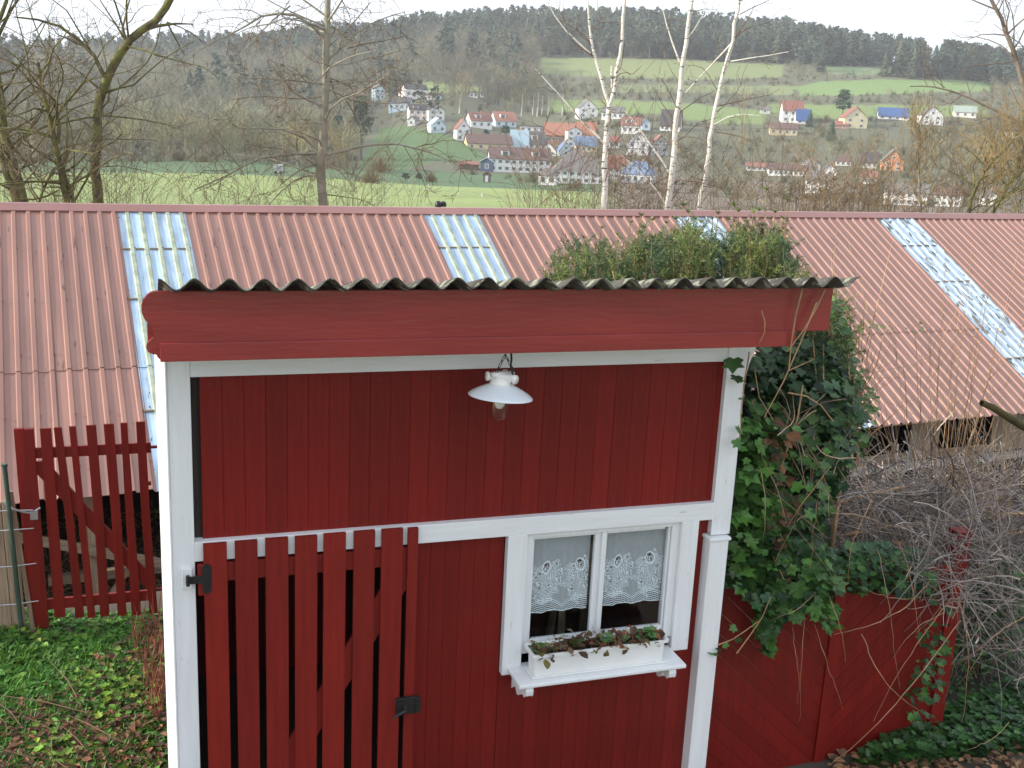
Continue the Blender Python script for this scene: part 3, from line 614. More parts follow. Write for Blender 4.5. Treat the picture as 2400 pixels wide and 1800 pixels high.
# black rounded thing peeking over the ridge
b = MB(); 
for c, r in (((.0,0,0),.065),((.10,.02,.005),.055)):
    b.lathe([(.001,r),(r*.5,r*.87),(r*.87,r*.5),(r,0),(r*.9,-r*.8)], (c[0],c[1],c[2]), 14)
o = b.build('black_bundle', M['black'], None, True); o.location = Vector(atD(947, 441.5, 19.5)); tag(o, 'small black rounded bundle just showing above the barn ridge', 'bundle')
# ================================================================== picket gate on the left
gate = thing('picket_gate', (-1.08, 9.7, -4.64), 'red picket gate standing open at the grass edge left of the shed', 'gate')
def Gp(mb, name, m, bev=.002, par=None):
    o = mb.build(name, m, None, False, bev); o.parent = gate; o.matrix_parent_inverse = Matrix.Translation(-Vector((-1.08,9.7,-4.64))); return o
def slat(x0, x1, x2, x3, zt_, zb_, y0, y1, mid=0):
    zm = (zt_+zb_)/2; return MB().prism([(x2,zb_),(x3,zb_),(x1*.5+x3*.5+mid,zm),(x1,zt_),(x0,zt_),(x0*.5+x2*.5+mid,zm)], 1, y0, y1)
Gp(slat(-1.160,-1.088,-1.135,-1.062,-2.79,-4.66,9.66,9.70), 'gate_post', M['red_picket']); Gp(slat(-1.085,-1.008,-1.058,-.985,-2.795,-4.66,9.655,9.70), 'gate_post', M['red_picket'])
for i, (a, b_, c, d, md) in enumerate(((-.955,-.868,-.930,-.842,0),(-.845,-.785,-.755,-.685,.010),(-.722,-.672,-.650,-.590,0),(-.584,-.506,-.545,-.470,.010),(-.440,-.360,-.395,-.322,.008),(-.302,-.248,-.275,-.195,.0),(-.172,-.100,-.120,-.050,-.010))):
    Gp(slat(a, b_, c, d, -2.775-.004*abs(i-6), -4.60+R_.uniform(-.03,.03), 9.665, 9.685, md), 'picket', M['red_picket'])
Gp(MB().box(-1.008, -.055, 9.6855, 9.715, -3.07, -2.975), 'cross_rail', M['red_picket']); Gp(MB().box(-1.01, -.06, 9.6855, 9.715, -4.50, -4.40), 'cross_rail', M['red_picket'])
Gp(MB().prism([(-1.01,-3.20),(-1.01,-3.10),(-.93,-3.10),(-.06,-4.30),(-.06,-4.39),(-.13,-4.39)], 1, 9.6865, 9.714), 'brace', M['red_picket'])
Gp(MB().tube([(-.10,9.70,-3.02),(.0,9.70,-3.02)], .014, 8, cap=True).tube([(-.10,9.70,-3.36),(-.065,9.70,-3.36)], .02, 8, cap=True).tube([(-.08,9.70,-4.40),(.0,9.70,-4.40)], .014, 8, cap=True), 'hinge_pin', M['red_picket'])
b = MB()
b.tube([(-1.28,9.62,-3.42),(-1.2,9.60,-3.49),(-1.12,9.62,-3.53),(-1.06,9.64,-3.55),(-.99,9.65,-3.51)], .010, 6); b.box(-1.07,-1.01,9.60,9.64,-3.60,-3.53)
Gp(b, 'chain', M['wire'], 0)
# wire fence with green post and old planks
wf = thing('wire_fence', (-1.3, 9.6, -4.66), 'wire fence on a thin green metal post at the left edge', 'fence')
def Wf(mb, name, m, bev=0):
    o = mb.build(name, m, None, False, bev); o.parent = wf; o.matrix_parent_inverse = Matrix.Translation(-Vector((-1.3,9.6,-4.66))); return o
Wf(MB().tube([(-1.245,9.6,-3.10),(-1.20,9.6,-4.66)], .020, 10, cap=True).tube([(-1.246,9.6,-3.075),(-1.245,9.6,-3.10)], .026, 10, cap=True), 'post', M['green_metal'])
for z, sg in ((-3.50,.0),(-3.68,.01),(-4.02,.02),(-4.38,.02)):
    Wf(MB().tube([(-3.2,9.6,z-.05),(-2.2,9.6,z+sg),(-1.24,9.6,z),(-1.05,9.63,z-.02+sg)], .006, 5), 'wire', M['wire'])
pk = thing('plank_fence', (-1.4, 9.75, -4.66), 'weathered upright planks behind the wire at the left edge', 'fence')
for i in range(16):
    x = -1.235-i*.112; o = MB().prism([(x-.05,-4.68),(x+.05,-4.68),(x+.048-.02,-3.45-.03*(i%3)),(x-.05-.02,-3.46-.02*(i%2))], 1, 9.72, 9.75).build('plank', M['old_wood'], None, False, .003)
    o.parent = pk; o.matrix_parent_inverse = Matrix.Translation(-Vector((-1.4,9.75,-4.66)))
o = MB().prism([(-1.13,-4.68),(-1.09,-4.68),(-1.20,-3.34),(-1.235,-3.34)], 1, 9.63, 9.66).build('lath', M['old_wood']); o.parent = pk; o.matrix_parent_inverse = Matrix.Translation(-Vector((-1.4,9.75,-4.66)))
# ================================================================== red fence with slanting boards on the right
rf = thing('panel_fence', (4.8, 6.3, GZ), 'dark red fence panels of slanting boards right of the shed', 'fence')
def Rf(mb, name, m, bev=.003):
    o = mb.build(name, m, None, False, bev); o.parent = rf; o.matrix_parent_inverse = Matrix.Translation(-Vector((4.8,6.3,GZ))); return o
Rf(MB().box(4.80, 4.895, 6.255, 6.35, GZ-.05, -3.20), 'fence_post', M['red_board']); Rf(MB().box(5.86, 5.99, 6.25, 6.37, GZ-.05, -2.96), 'fence_post', M['red_board'])
Rf(MB().box(3.70, 3.76, 6.26, 6.34, GZ-.05, -3.1), 'fence_post', M['red_board'])
def clip_poly(P, f):
    out = []
    for i in range(len(P)):
        a, b_ = P[i], P[(i+1)%len(P)]; fa, fb = f(a), f(b_)
        if fa >= 0: out.append(a)
        if (fa >= 0) != (fb >= 0): t = fa/(fa-fb); out.append((a[0]+(b_[0]-a[0])*t, a[1]+(b_[1]-a[1])*t))
    return out
for (xa, xb, za, zb, s_) in ((3.762, 4.798, GZ+.03, -3.30, -1), (4.897, 5.858, GZ+.03, -3.30, 1)):
    Rf(MB().box(xa, xb, 6.262, 6.30, -3.30, -3.235), 'top_rail', M['red_board']); Rf(MB().box(xa, xb, 6.262, 6.30, GZ-.03, GZ+.029), 'bottom_rail', M['red_board'])
    a = math.radians(43)*s_; d = (math.cos(a), math.sin(a)); nrm = (-d[1], d[0]); cx, cz = (xa+xb)/2, (za+zb)/2
    for k in range(-11, 12):
        o0 = k*.118; w2 = .0575
        P = [(cx+d[0]*t+nrm[0]*(o0+e), cz+d[1]*t+nrm[1]*(o0+e)) for t, e in ((-3,-w2),(3,-w2),(3,w2),(-3,w2))]
        for f in (lambda p: p[0]-xa-.001, lambda p: xb-.001-p[0], lambda p: p[1]-za-.001, lambda p: zb-.001-p[1]): P = clip_poly(P, f) if P else P
        if len(P) >= 3: Rf(MB().prism(P, 1, 6.272+.0006*(k%2), 6.292), 'slanting_board', M['red_board'], 0)
# path and paving bottom right
b = MB(); P = [(x_, y_) for x_, y_ in ((4.9,6.05),(5.9,6.15),(7.4,6.0),(9,6.3),(9,1),(3.8,1),(4.0,5.0))]
o = b.prism(P, 2, GZ-.2, GZ+.045).build('garden_path', mat('trodden_grey_gravel', (.27,.23,.175), .95, .25, 3, bump=1, bscale=30, spots=(.10,.08,.05), spot_scale=18, spot_t=.6)); tag(o, kind='structure')
# ================================================================== the village across the valley
WALL = {}
def wallmat(n, c): 
    if n not in WALL: WALL[n] = mat('house_'+n, c, .8, .05, .4)
    return WALL[n]
WC = dict(white=(.80,.79,.76), pink=(.80,.68,.62), cream=(.72,.64,.42), yellow=(.70,.56,.33), blue=(.55,.66,.74), grey=(.55,.56,.56), brick=(.36,.20,.13), orange=(.66,.30,.16), navy=(.05,.075,.13), tan=(.60,.48,.30), brown=(.14,.09,.06))
RC = dict(red=(.25,.10,.075), brown=(.125,.075,.062), dark=(.065,.058,.062), grey=(.155,.145,.135), orange=(.35,.155,.10), solar=(.045,.095,.24), pale=(.42,.55,.62), blue=(.14,.20,.30), green=(.28,.33,.28), rust=(.24,.11,.08))
winm = mat('far_window_glass', (.15,.16,.17), .2, .2, 1); winf = mat('far_window_frame', (.75,.75,.72), .6)
fpane = None
def house(x, yb, wpx, epx, rpx, kind, wc, rc, label, rz=0, nwin=3, rows=1, dorm=0, chim=1, depth=None, cat='house', name='village_house', timber=False, skylights=0):
    """x, yb: middle of the foot of the front wall; kind 'e' eaves to the front, 'g' gable to the front, 'h' hipped, 'f' flat, 'b' barrel"""
    P, d = on_ground(x, yb); k = d/2318.0*1.02
    W_, He, Hr = wpx*k, epx*k, rpx*k; D = depth or max(5, min(W_*.8, 11)); az_ = math.atan2(P[0], P[1])
    h = thing(name, tuple(P-[0,0,.6]), label, cat, 'houses of the village across the valley' if cat == 'house' else None, -az_+math.radians(rz))
    He += .6; wm = wallmat(wc, WC[wc]); rm = wallmat('roof_'+rc, RC[rc]); b = MB(); hw = W_/2; ov = .35
    if kind == 'e': b.prism([(0,-1.5),(D,-1.5),(D,He),(D/2,He+Hr-.05),(0,He)], 0, -hw, hw)
    elif kind == 'g': b.prism([(-hw,-1.5),(hw,-1.5),(hw,He),(0,He+Hr-.05),(-hw,He)], 1, 0, D)
    else: b.box(-hw, hw, 0, D, -1.5, He)
    b.build('wall', wm, h)
    t = .16
    r = MB()
    if kind == 'e':
        sl = Hr/(D/2)
        for s_ in (0, 1):
            y0, y1 = (-ov, D/2) if s_ == 0 else (D+ov, D/2); z0 = He-ov*sl
            r.prism([(y0,z0+.04),(y1,He+Hr+.04),(y1,He+Hr+t+.04),(y0,z0+t+.04)], 0, -hw-ov, hw+ov)
    elif kind == 'g':
        sl = Hr/hw
        for s_ in (-1, 1): r.prism([(s_*(hw+ov),He-ov*sl+.04),(0,He+Hr+.04),(0,He+Hr+t+.04),(s_*(hw+ov),He-ov*sl+t+.04)], 1, -ov, D+ov)
    elif kind == 'h':
        i = min(hw*.55, D*.45); r.add([(-hw-ov,-ov,He),(hw+ov,-ov,He),(hw+ov,D+ov,He),(-hw-ov,D+ov,He),(-hw+i,D/2,He+Hr),(hw-i,D/2,He+Hr)], [(0,1,5,4),(2,3,4,5),(1,2,5),(3,0,4),(3,2,1,0)])
    elif kind == 'b':
        n = 8; r.prism([(-ov+(D+2*ov)*i/n, He+Hr*math.sin(math.pi*i/n)**.8) for i in range(n+1)], 0, -hw-ov, hw+ov)
    else: r.box(-hw-ov, hw+ov, -ov, D+ov, He, He+max(.3,Hr))
    rf = r.build('roof', rm, h)
    # windows on the front, each a part with its frame
    ww = min(1.1, W_/(nwin*2.0)) if nwin else 1; hh = min(1.25, He*.38/rows)
    def window(cx, z, y=-.0, w_=ww, h_=hh):
        f = MB().box(cx-w_/2-.1, cx+w_/2+.1, y-.05, y+.02, z-h_/2-.1, z+h_/2+.1).build('window', winf, h)
        MB().box(cx-w_/2, cx+w_/2, y-.075, y-.051, z-h_/2, z+h_/2).build('pane', winm, f)
    for rr in range(rows):
        z = .6 + (He-.6)*(rr+.55)/rows
        for i in range(nwin): window(-hw+W_*(i+.5)/nwin, z)
    if kind == 'g' and Hr > 2.2: window(0, He+Hr*.32, w_=ww, h_=hh*.9)
    if timber:
        tm = wallmat('timber', (.09,.055,.04)); 
        for q in [((-hw,He),(hw,He)), ((-hw,He*.55),(hw,He*.55)), ((-hw*.5,He),(0,He+Hr*.9)), ((hw*.5,He),(0,He+Hr*.9)), ((-hw*.5,0),(-hw*.5,He)), ((hw*.5,0),(hw*.5,He)), ((-hw,He*.6),(-hw*.5,He)), ((hw,He*.6),(hw*.5,He))]:
            MB().beam((q[0][0],-.06,q[0][1]), (q[1][0],-.06,q[1][1]), .1, .22, up=(0,1,0)).build('timber', tm, h)
    for i in range(dorm):
        cx = (-hw+W_*(i+.5)/dorm) if dorm > 1 else -hw*.25; dw = min(2.6, W_/(dorm*1.7)); y0 = D*.12; z0 = He+y0*Hr/(D/2)
        q = MB().box(cx-dw/2, cx+dw/2, y0, D*.45, z0-.1, He+Hr*.72).build('dormer', wallmat('white', WC['white']), h)
        MB().box(cx-dw/2-.15, cx+dw/2+.15, y0-.2, D*.47, He+Hr*.72, He+Hr*.72+.14).build('dormer_roof', rm, q)
        MB().box(cx-dw*.32, cx+dw*.32, y0-.04, y0+.02, z0+.15, He+Hr*.64).build('dormer_window', winm, q)
    for i in range(skylights):
        cx = -hw+W_*(i+.6)/skylights; a = D*.22; z = He+a*Hr/(D/2)+.25
        MB().prism([(a,z),(a+.8,z+.8*Hr/(D/2)),(a+.8,z+.8*Hr/(D/2)+.06),(a,z+.06)], 0, cx-.4, cx+.4).build('skylight', wallmat('skylight', (.5,.55,.6)), rf)
    if chim: MB().box(hw*.25-.3, hw*.25+.3, D*.55, D*.55+.6, He, He+Hr+.9).build('chimney', wallmat('brick', WC['brick']), rf)
    return h
HS = [
 (900,214,46,19,9,'e','white','dark','white house with dark roof highest up in the upper left cluster',15,4,1,0),
 (874,207,20,6,10,'e','pink','red','red roofed house close to the white house in the upper left cluster',10,2,1,0),
 (931,216,17,9,3,'e','pink','brown','low pinkish cottage just right of the top left white house',0,2,1,0),
 (947,215,13,8,3,'f','blue','grey','small bluish flat cottage right of the pinkish cottage',0,1,1,0),
 (821,216,20,22,7,'g','blue','grey','tall bluish gabled house at the far left end of the village',25,2,2,0),
 (862,241,44,18,10,'e','blue','dark','pale blue house with dark roof half hidden below the top cluster',-10,4,1,0),
 (903,262,36,22,11,'e','pink','dark','pinkish white two storey house with dark roof and white dormer band',10,3,2,1),
 (943,261,33,21,11,'g','white','dark','big white gabled house joined to the pinkish two storey house',15,2,2,0),
 (947,287,32,15,14,'g','blue','pale','pale glassy gabled house at the top edge of the green slope',20,2,1,0),
 (888,272,16,12,7,'g','grey','grey','small grey gable peeping out below the pinkish white house',-25,1,1,0),
 (1001,305,29,24,19,'g','white','red','white gabled cottage with red roof at the head of the green slope',15,2,2,0),
 (1040,278,46,16,16,'e','white','rust','left one of two red roofed houses with white dormer',20,3,1,1),
 (1093,276,46,14,17,'e','blue','orange','orange roofed house with blue gable wall and white dormer',22,3,1,1),
 (1149,287,50,12,3,'f','white','grey','low flat white building right of the blue gabled house',0,4,1,0),
 (1058,325,94,13,18,'e','yellow','brown','long low yellow house with wide brown roof',8,5,1,0),
 (1123,327,36,8,34,'e','white','pale','house with steep light blue roof of panels',10,2,1,0),
 (1160,324,38,12,24,'e','white','grey','white house with grey roof and skylights beside the light blue roof',18,3,1,1),
 (1124,373,128,27,22,'e','white','brown','long white terrace with brown roof and dormers nearest the meadow',6,9,2,2),
 (1051,371,27,20,8,'g','navy','pale','dark blue wooden house with pale lean roof at the meadow edge',-15,1,1,0),
 (1013,367,40,11,5,'e','brown','rust','low dark shed with rusty roof behind the meadow',5,0,1,0),
 (1208,312,62,18,24,'e','brick','orange','wide brick building under the largest orange roof',5,5,1,0),
 (1262,312,42,14,30,'e','brick','orange','house with orange roof rising behind the white tower house',-6,3,1,0),
 (1240,318,30,32,8,'g','white','red','tall white tower house between the orange roofs',12,2,3,0),
 (1266,329,44,12,20,'b','yellow','blue','yellow walled hall with rounded blue roof',5,4,1,0),
 (1184,337,32,10,17,'g','white','rust','white gable with red brown roof above the terrace',-10,2,1,0),
 (1222,338,28,12,16,'g','blue','blue','pale blue gable beside rounded blue roof hall',15,1,1,0),
 (1250,397,104,26,33,'h','white','grey','large white building with broad hipped grey roof',4,7,2,0),
 (1245,356,52,9,22,'h','cream','grey','cream building with grey roof and window band above the large hipped roof',3,5,1,0),
 (1181,400,36,20,14,'h','white','grey','small white house with grey hipped roof left of the large hipped roof',-8,2,1,0),
 (1325,386,24,22,20,'e','white','red','white house with red roof right behind the first birch trunk',12,2,2,0),
 (1372,396,66,18,26,'h','white','blue','long white house with slate blue roof between the birches',-12,5,1,0),
 (1376,336,44,26,20,'g','white','rust','half timbered gable house with dark beams between the birches',0,2,2,0,1,None,'house','village_house',True),
 (1425,336,36,22,18,'g','grey','red','grey half timbered gable with red roof left of the second birch',12,2,1,0,1,None,'house','village_house',True),
 (1361,290,38,18,15,'e','white','rust','white house with rusty roof and big dormer in the middle of the village',-6,3,1,1),
 (1446,284,40,12,30,'e','white','dark','white house with tall dark roof behind the second birch',-8,4,1,0),
 (1270,256,40,20,17,'g','white','grey','white gabled house at the upper edge of the village below the field',14,2,2,0),
 (1322,258,44,14,12,'e','white','grey','long white house right of the uppermost gabled house',-5,4,1,0),
 (1395,282,17,14,10,'g','blue','grey','narrow blue grey gable between two white houses',5,1,1,0),
 (1326,320,22,13,10,'e','white','red','small white house with red roof left of the half timbered gable',5,2,1,0),
 (1331,364,38,10,14,'e','pink','red','pinkish house with red roof above the slate blue roof',0,3,1,0),
 (1711,266,40,24,18,'e','white','red','tall white block with red roof on the right slope',12,3,2,0),
 (1735,268,28,8,20,'e','white','solar','white house with blue solar roof beside the tall white block',8,2,1,0),
 (1692,293,54,13,11,'e','tan','brown','long yellowish house with brown roof below the tall white block',5,4,1,0),
 (1847,278,46,20,20,'g','cream','red','cream gabled house with red roof on the right slope',18,2,2,0),
 (1815,278,28,7,7,'e','brick','red','low building with red roof left of the cream gable',0,2,1,0),
 (1930,259,56,6,16,'e','white','solar','long low house covered by a blue solar roof',6,4,1,0),
 (2012,270,42,18,16,'g','white','grey','white gabled house with grey roof far right on the slope',14,2,2,0),
 (2084,254,40,10,11,'e','pink','green','pinkish house with greenish roof behind the right hand trees',5,3,1,0),
 (2184,298,22,12,6,'e','white','grey','small white house near the right edge behind bare branches',0,2,1,0),
 (1634,369,42,8,7,'e','white','rust','low white house with rusty roof right of the third birch',0,4,1,0),
 (1702,381,78,12,10,'e','white','brown','long low white house with brown roof among brushwood',3,8,1,0),
 (1757,375,26,18,8,'g','white','grey','bright white gable leaning into bare trees in the lower village',22,1,1,0),
 (1792,380,27,10,13,'g','white','brown','white triangular gable in the lower right village',5,1,1,0),
 (1821,358,30,8,12,'h','white','brown','white house with dark hipped roof above the triangular gable',0,3,1,0),
 (1876,364,30,12,18,'e','grey','dark','dark roofed house left of the orange house',0,3,1,0),
 (1927,369,40,18,22,'g','orange','grey','orange painted gabled house',8,2,2,0),
 (1874,398,32,14,10,'e','white','rust','small white house with red roof below the dark roofed house',0,2,1,0),
 (1764,418,48,26,12,'e','white','grey','white house veiled by brushwood just above the barn ridge',-8,4,2,0),
 (1955,444,78,26,14,'e','white','grey','wide white house veiled by twigs above the barn ridge on the right',4,6,2,0),
 (2044,446,48,22,12,'e','white','brown','white house half hidden by the dark branched tree on the right',-8,4,2,0),
 (2140,444,30,16,10,'g','white','grey','white gable low between dark branches at the right edge',10,2,1,0),
 (1023,211,17,10,2,'f','white','grey','white hut on the field edge of the upper slope',0,2,1,0),
 (1041,210,7,7,1,'f','white','grey','tiny white caravan beside the hut on the upper slope',0,1,1,0),
 (1652,246,20,8,5,'e','grey','grey','small grey barn left of the tall white block',0,1,1,0),
 (700,66+40,14,6,3,'e','white','red','tiny house high on the wooded hill left of the middle',0,1,1,0),
]
for a in HS:
    x, yb, w_, e_, r_, kd, wc, rc, lab, rz, nw, rows, dm = a[:13]; ex = a[13:]
    house(x, yb, w_, e_, r_, kd, wc, rc, lab, rz, nw, rows, dm, *ex, **({'name': 'caravan', 'cat': 'caravan'} if 'caravan' in lab and not ex else {'name': 'wooden_shed', 'cat': 'shed'} if 'shed' in lab and not ex else {})) 
# things on the meadow
P, d = on_ground(1051, 394); ht = thing('field_hut', tuple(P), 'small dark wooden hut with pale door standing on the meadow', 'hut', rz=-.4)
MB().prism([(-1.0,0),(1.0,0),(1.0,2.0),(0,2.8),(-1.0,2.0)], 1, 0, 1.6).build('wall', wallmat('brown', WC['brown']), ht)
MB().prism([(-1.3,1.85),(0,2.88),(1.3,1.85),(1.3,2.0),(0,3.05),(-1.3,2.0)], 1, -.2, 1.8).build('roof', wallmat('roof_brown', RC['brown']), ht); MB().box(-.4,.4,-.06,-.01,.1,1.8).build('door', wallmat('skylight', (.5,.55,.6)), ht)
P, d = on_ground(601, 376); ht = thing('field_box', tuple(P), 'pale grey box trailer standing alone on the dark green meadow', 'trailer', rz=-.2)
MB().box(-1.1,1.1,0,1.4,.5,2.2).build('body', wallmat('grey', WC['grey']), ht, bevel=.1)
for x in (-.6,.6): MB().tube([(x,-.02,.35),(x,.15,.35)], .35, 14, cap=True).build('wheel', M['black'], ht)
MB().tube([(1.1,.7,.6),(2.2,.7,.45)], .06, 6).build('drawbar', M['black'], ht)
PL = ['tallest pale marker post on the bright meadow', 'thin pale post just right of the tallest marker post', 'thin pale post below the dark field hut', 'thin dark post on the dark green meadow left of the field hut', 'thin pale post right of the field hut on the bright meadow',
 'pale post left of the first birch, second from the meadow end', 'pale post nearest the right end of the bright meadow', 'pale post just right of the pale trunked tree', 'dark post between field hut and white terrace', 'dark post left of the pale trunked tree, near the box trailer', 'pale post behind the branches right of the pale trunked tree', 'dark post below the ochre bushes at the foot of the green slope']
for i, (x, y) in enumerate(((925,412),(989,420),(1041,425),(951,398),(1128,424),(1200,430),(1230,428),(770,425),(1105,396),(660,402),(720,402),(800,400))):
    P, d = on_ground(x, y); dark = i in (3, 8, 9, 11); h_ = (13 if i == 0 else 8)*d/2318
    o = MB().tube([(0,0,-.3),(0,0,h_)], .09 if i == 0 else .07, 6, cap=True).build('fence_post', M['old_wood'] if dark else wallmat('white', WC['white'])); o.location = Vector(P)
    tag(o, PL[i], 'post', 'posts on the meadow')
# ================================================================== far woods
def far_tree(rng, kind):
    V, F = [], []; 
    def tri(a, b, w_): 
        a, b = np.array(a), np.array(b); d = b-a; s_ = np.cross(d, rng.randn(3)); s_ = s_/np.linalg.norm(s_)*w_; k = len(V); V.extend([a-s_, a+s_, b]); F.append((k, k+1, k+2))
    if kind == 'bare':
        tri((0,0,0), (0,0,.9), .012); tri((0,0,0), (.05,.0,.8), .014)
        lean = rng.randn(3)*.02
        for i in range(34):
            z = rng.uniform(.22,.75); a = rng.rand()*6.28; L_ = rng.uniform(.16,.36)*(1.15-abs(z-.45)); e = np.array([math.cos(a)*L_*.85, math.sin(a)*L_*.85, L_*rng.uniform(.5,1.2)])
            p = np.array([0,0,z]); q = p+e; tri(p, q, .0045)
            for j in range(5):
                t = rng.uniform(.35,1); r0 = p+e*t; g = e*rng.uniform(.3,.7)+rng.randn(3)*.075; g[2] = abs(g[2])*.8; tri(r0, r0+g, .0038)
    elif kind == 'bush':
        for i in range(130):
            a = rng.rand()*6.28; el = rng.uniform(.15,1.5); L_ = rng.uniform(.5,1); d = np.array([math.cos(a)*math.cos(el)*.62, math.sin(a)*math.cos(el)*.62, math.sin(el)]); p = d*rng.uniform(0,.5); tri(p, p+d*L_*.55+rng.randn(3)*.05, .012)
    elif kind == 'spruce':
        tri((0,0,0), (0,0,1), .012)
        for t in range(15):
            z = .12+.86*t/15; R = .21*(1-z)**.8+.012; n = 8
            for i in range(n):
                a = 2*math.pi*(i+rng.rand()*.8)/n; k = len(V); w_ = R*.5; r2 = R*rng.uniform(.7,1.25)
                V.extend([(0,0,z+.05), (r2*math.cos(a)-w_*math.sin(a), r2*math.sin(a)+w_*math.cos(a), z-.035-rng.rand()*.02), (r2*math.cos(a)+w_*math.sin(a), r2*math.sin(a)-w_*math.cos(a), z-.035-rng.rand()*.03)]); F.append((k,k+1,k+2))
    else:   # pine: bare stem, ragged crown
        tri((0,0,0), (0,0,.8), .014); tri((0,0,0), (.02,0,.8), .014)
        for i in range(115):
            a = rng.rand()*6.28; u = rng.rand(); z = .42+.56*u; R = .17*math.sin(math.pi*min(1,.25+.75*u))+.02; r = R*rng.rand()**.5; c = np.array([r*math.cos(a), r*math.sin(a), z]); k = len(V); s_ = .040
            V.extend([c+rng.randn(3)*s_, c+rng.randn(3)*s_, c+rng.randn(3)*s_]); F.append((k,k+1,k+2))
    return np.array(V, float), F
fr = np.random.RandomState(5)
T_bare = [far_tree(fr, 'bare') for _ in range(5)]; T_bush = [far_tree(fr, 'bush') for _ in range(3)]; T_con = [far_tree(fr, 'spruce') for _ in range(3)]+[far_tree(fr, 'pine') for _ in range(4)]
def cand(n, d0, d1, a0=-22, a1=58):
    a = np.radians(fr.uniform(a0, a1, n)); d = np.sqrt(fr.uniform(d0*d0, d1*d1, n)); x, y = d*np.sin(a), d*np.cos(a); z = terrain(x, y); sx, sy = survey(x, y, z); return x, y, z, sx, sy, d
house_xy = np.array([o.location[:2] for o in C.objects if o.name.startswith(('village_house','wooden_shed','field_'))])
HSC = np.array([(a[0], a[1], a[2]/2+3, a[3]+a[4]) for a in HS], float)
def clear_of_houses(x, y, sx, sy, h, d):
    ok = np.ones(len(x), bool)
    for (hx, hy) in house_xy: ok &= (x-hx)**2+(y-hy)**2 > 8**2
    top = sy-h/d*2318
    for a in HSC:                       # the gardens in front of the houses are kept open towards the valley
        blk = (np.abs(sx-a[0]) < a[2]) & (top < a[1]-a[3]*.30) & (sy >= a[1]-1) & (sy < a[1]+60)
        ok &= ~(blk & (fr.rand(len(x)) < .93))
    return ok
def far_scatter(name, temps, x, y, z, h, tint, m, kind, label=None, wf=1.0):
    n = len(x); a = fr.rand(n)*6.28; R3 = np.zeros((n,3,3)); R3[:,0,0] = np.cos(a); R3[:,0,1] = -np.sin(a); R3[:,1,0] = np.sin(a); R3[:,1,1] = np.cos(a); R3[:,2,2] = 1
    sc3 = np.stack([h*wf, h*wf, h], 1); o = scatter(name, temps, fr.randint(0, len(temps), n), np.stack([x, y, z-.3], 1), R3, sc3, tint, m); o['kind'] = kind
    if label: o['label'] = label
    return o
# skyline conifers
x, y, z, sx, sy, d = cand(11500, 480, 985)
lim = np.interp(sx, [-200,380,560,760,850,900,1060,1150,1170,1700,1740,2100,2400], [142,146,146,130,126,94,94,112,124,138,150,182,198])
low = np.interp(sx, [820,870,900,1000,1140,1180], [0,1,.2,.15,.3,1])
keep = (sy < lim+fr.randn(len(x))*5) & ((sx > 850) | (fr.rand(len(x)) < .6)) & (fr.rand(len(x)) < .9)
# mixed single conifers lower down
keep |= (sy < 215) & (sx > 900) & (sx < 1150) & (sy > 90) & (fr.rand(len(x)) < .05)
keep |= (sx < 1000) & (sy < 330) & (sy > 140) & (fr.rand(len(x)) < .035)
keep |= (d > 840) & (sx > 1000)
keep &= field_of(sx, sy) < 0
hh = fr.uniform(15, 25, len(x)); tint = np.stack([np.ones(len(x))*1.0, np.ones(len(x)), np.ones(len(x))*1.1], 1)*fr.uniform(.6,1.3,(len(x),1)); 
bl = (fr.rand(len(x)) < .35)[:,None]; tint = np.where(bl, tint*np.array([1.5,1.15,.9]), tint)
far_scatter('conifer_forest', T_con, x[keep], y[keep], z[keep], hh[keep], tint[keep], M['far_conifer'], 'stuff', 'dark green conifer forest along the hilltop', 1.15)
# bare woodland
x, y, z, sx, sy, d = cand(17000, 330, 960)
fd = field_of(sx, sy) >= 0; k = np.ones(len(x), bool)
vill = (sx > 960) & (sx < 1600) & (sy > 240); right = sx >= 1600
k &= ~fd
dens = np.where(vill, .20, np.where(right & (sy > 215), .30, .80)); dens = np.where((sx < 960) & (sy > 190) & (sx > 780), .35, dens); dens = np.where((sx > 1160) & (sy < 225) & (sy > 128), .55, dens)
k &= fr.rand(len(x)) < dens
k &= clear_of_houses(x, y, sx, sy, 12, d)
k &= ~((sx > 770) & (sx < 1070) & (sy > 268) & (sy < 392))
h = fr.uniform(9, 17, len(x)); h = np.where((sx > 1160) & (sy < 230) & (sy > 125), h*.42, h); h = np.where(vill, h*.55, h); h = np.where(right & (sy > 215), h*.6, h)
# trees must not stand across the fields above them
for i in range(3):
    P_, c_ = FIELDS[(0,2,3)[i]]
    for q in (.5, .9): bad = inpoly(sx, sy-h*q/d*2318, P_); k &= ~(bad & (fr.rand(len(x)) < .75))
pal = np.array([(1,1,1),(1.15,.98,.90),(.85,.88,.85),(1.25,1.12,.85),(.95,.85,.88),(.72,.78,.78)])
tint = pal[fr.randint(0, 6, len(x))]*fr.uniform(.6,1.4,(len(x),1)); patch = wav(x, y, 70)[:,None]; tint = tint*(1+.34*patch)
yel = (right & (sy > 300)) | ((sx < 750) & (sy > 330)); tint = np.where(yel[:,None], tint*np.array([1.12,1.08,.80]), tint)
far_scatter('bare_woodland', T_bare, x[k], y[k], z[k], h[k], tint[k], M['far_bare'], 'stuff', 'grey brown leafless woodland covering the slopes', 1.0)
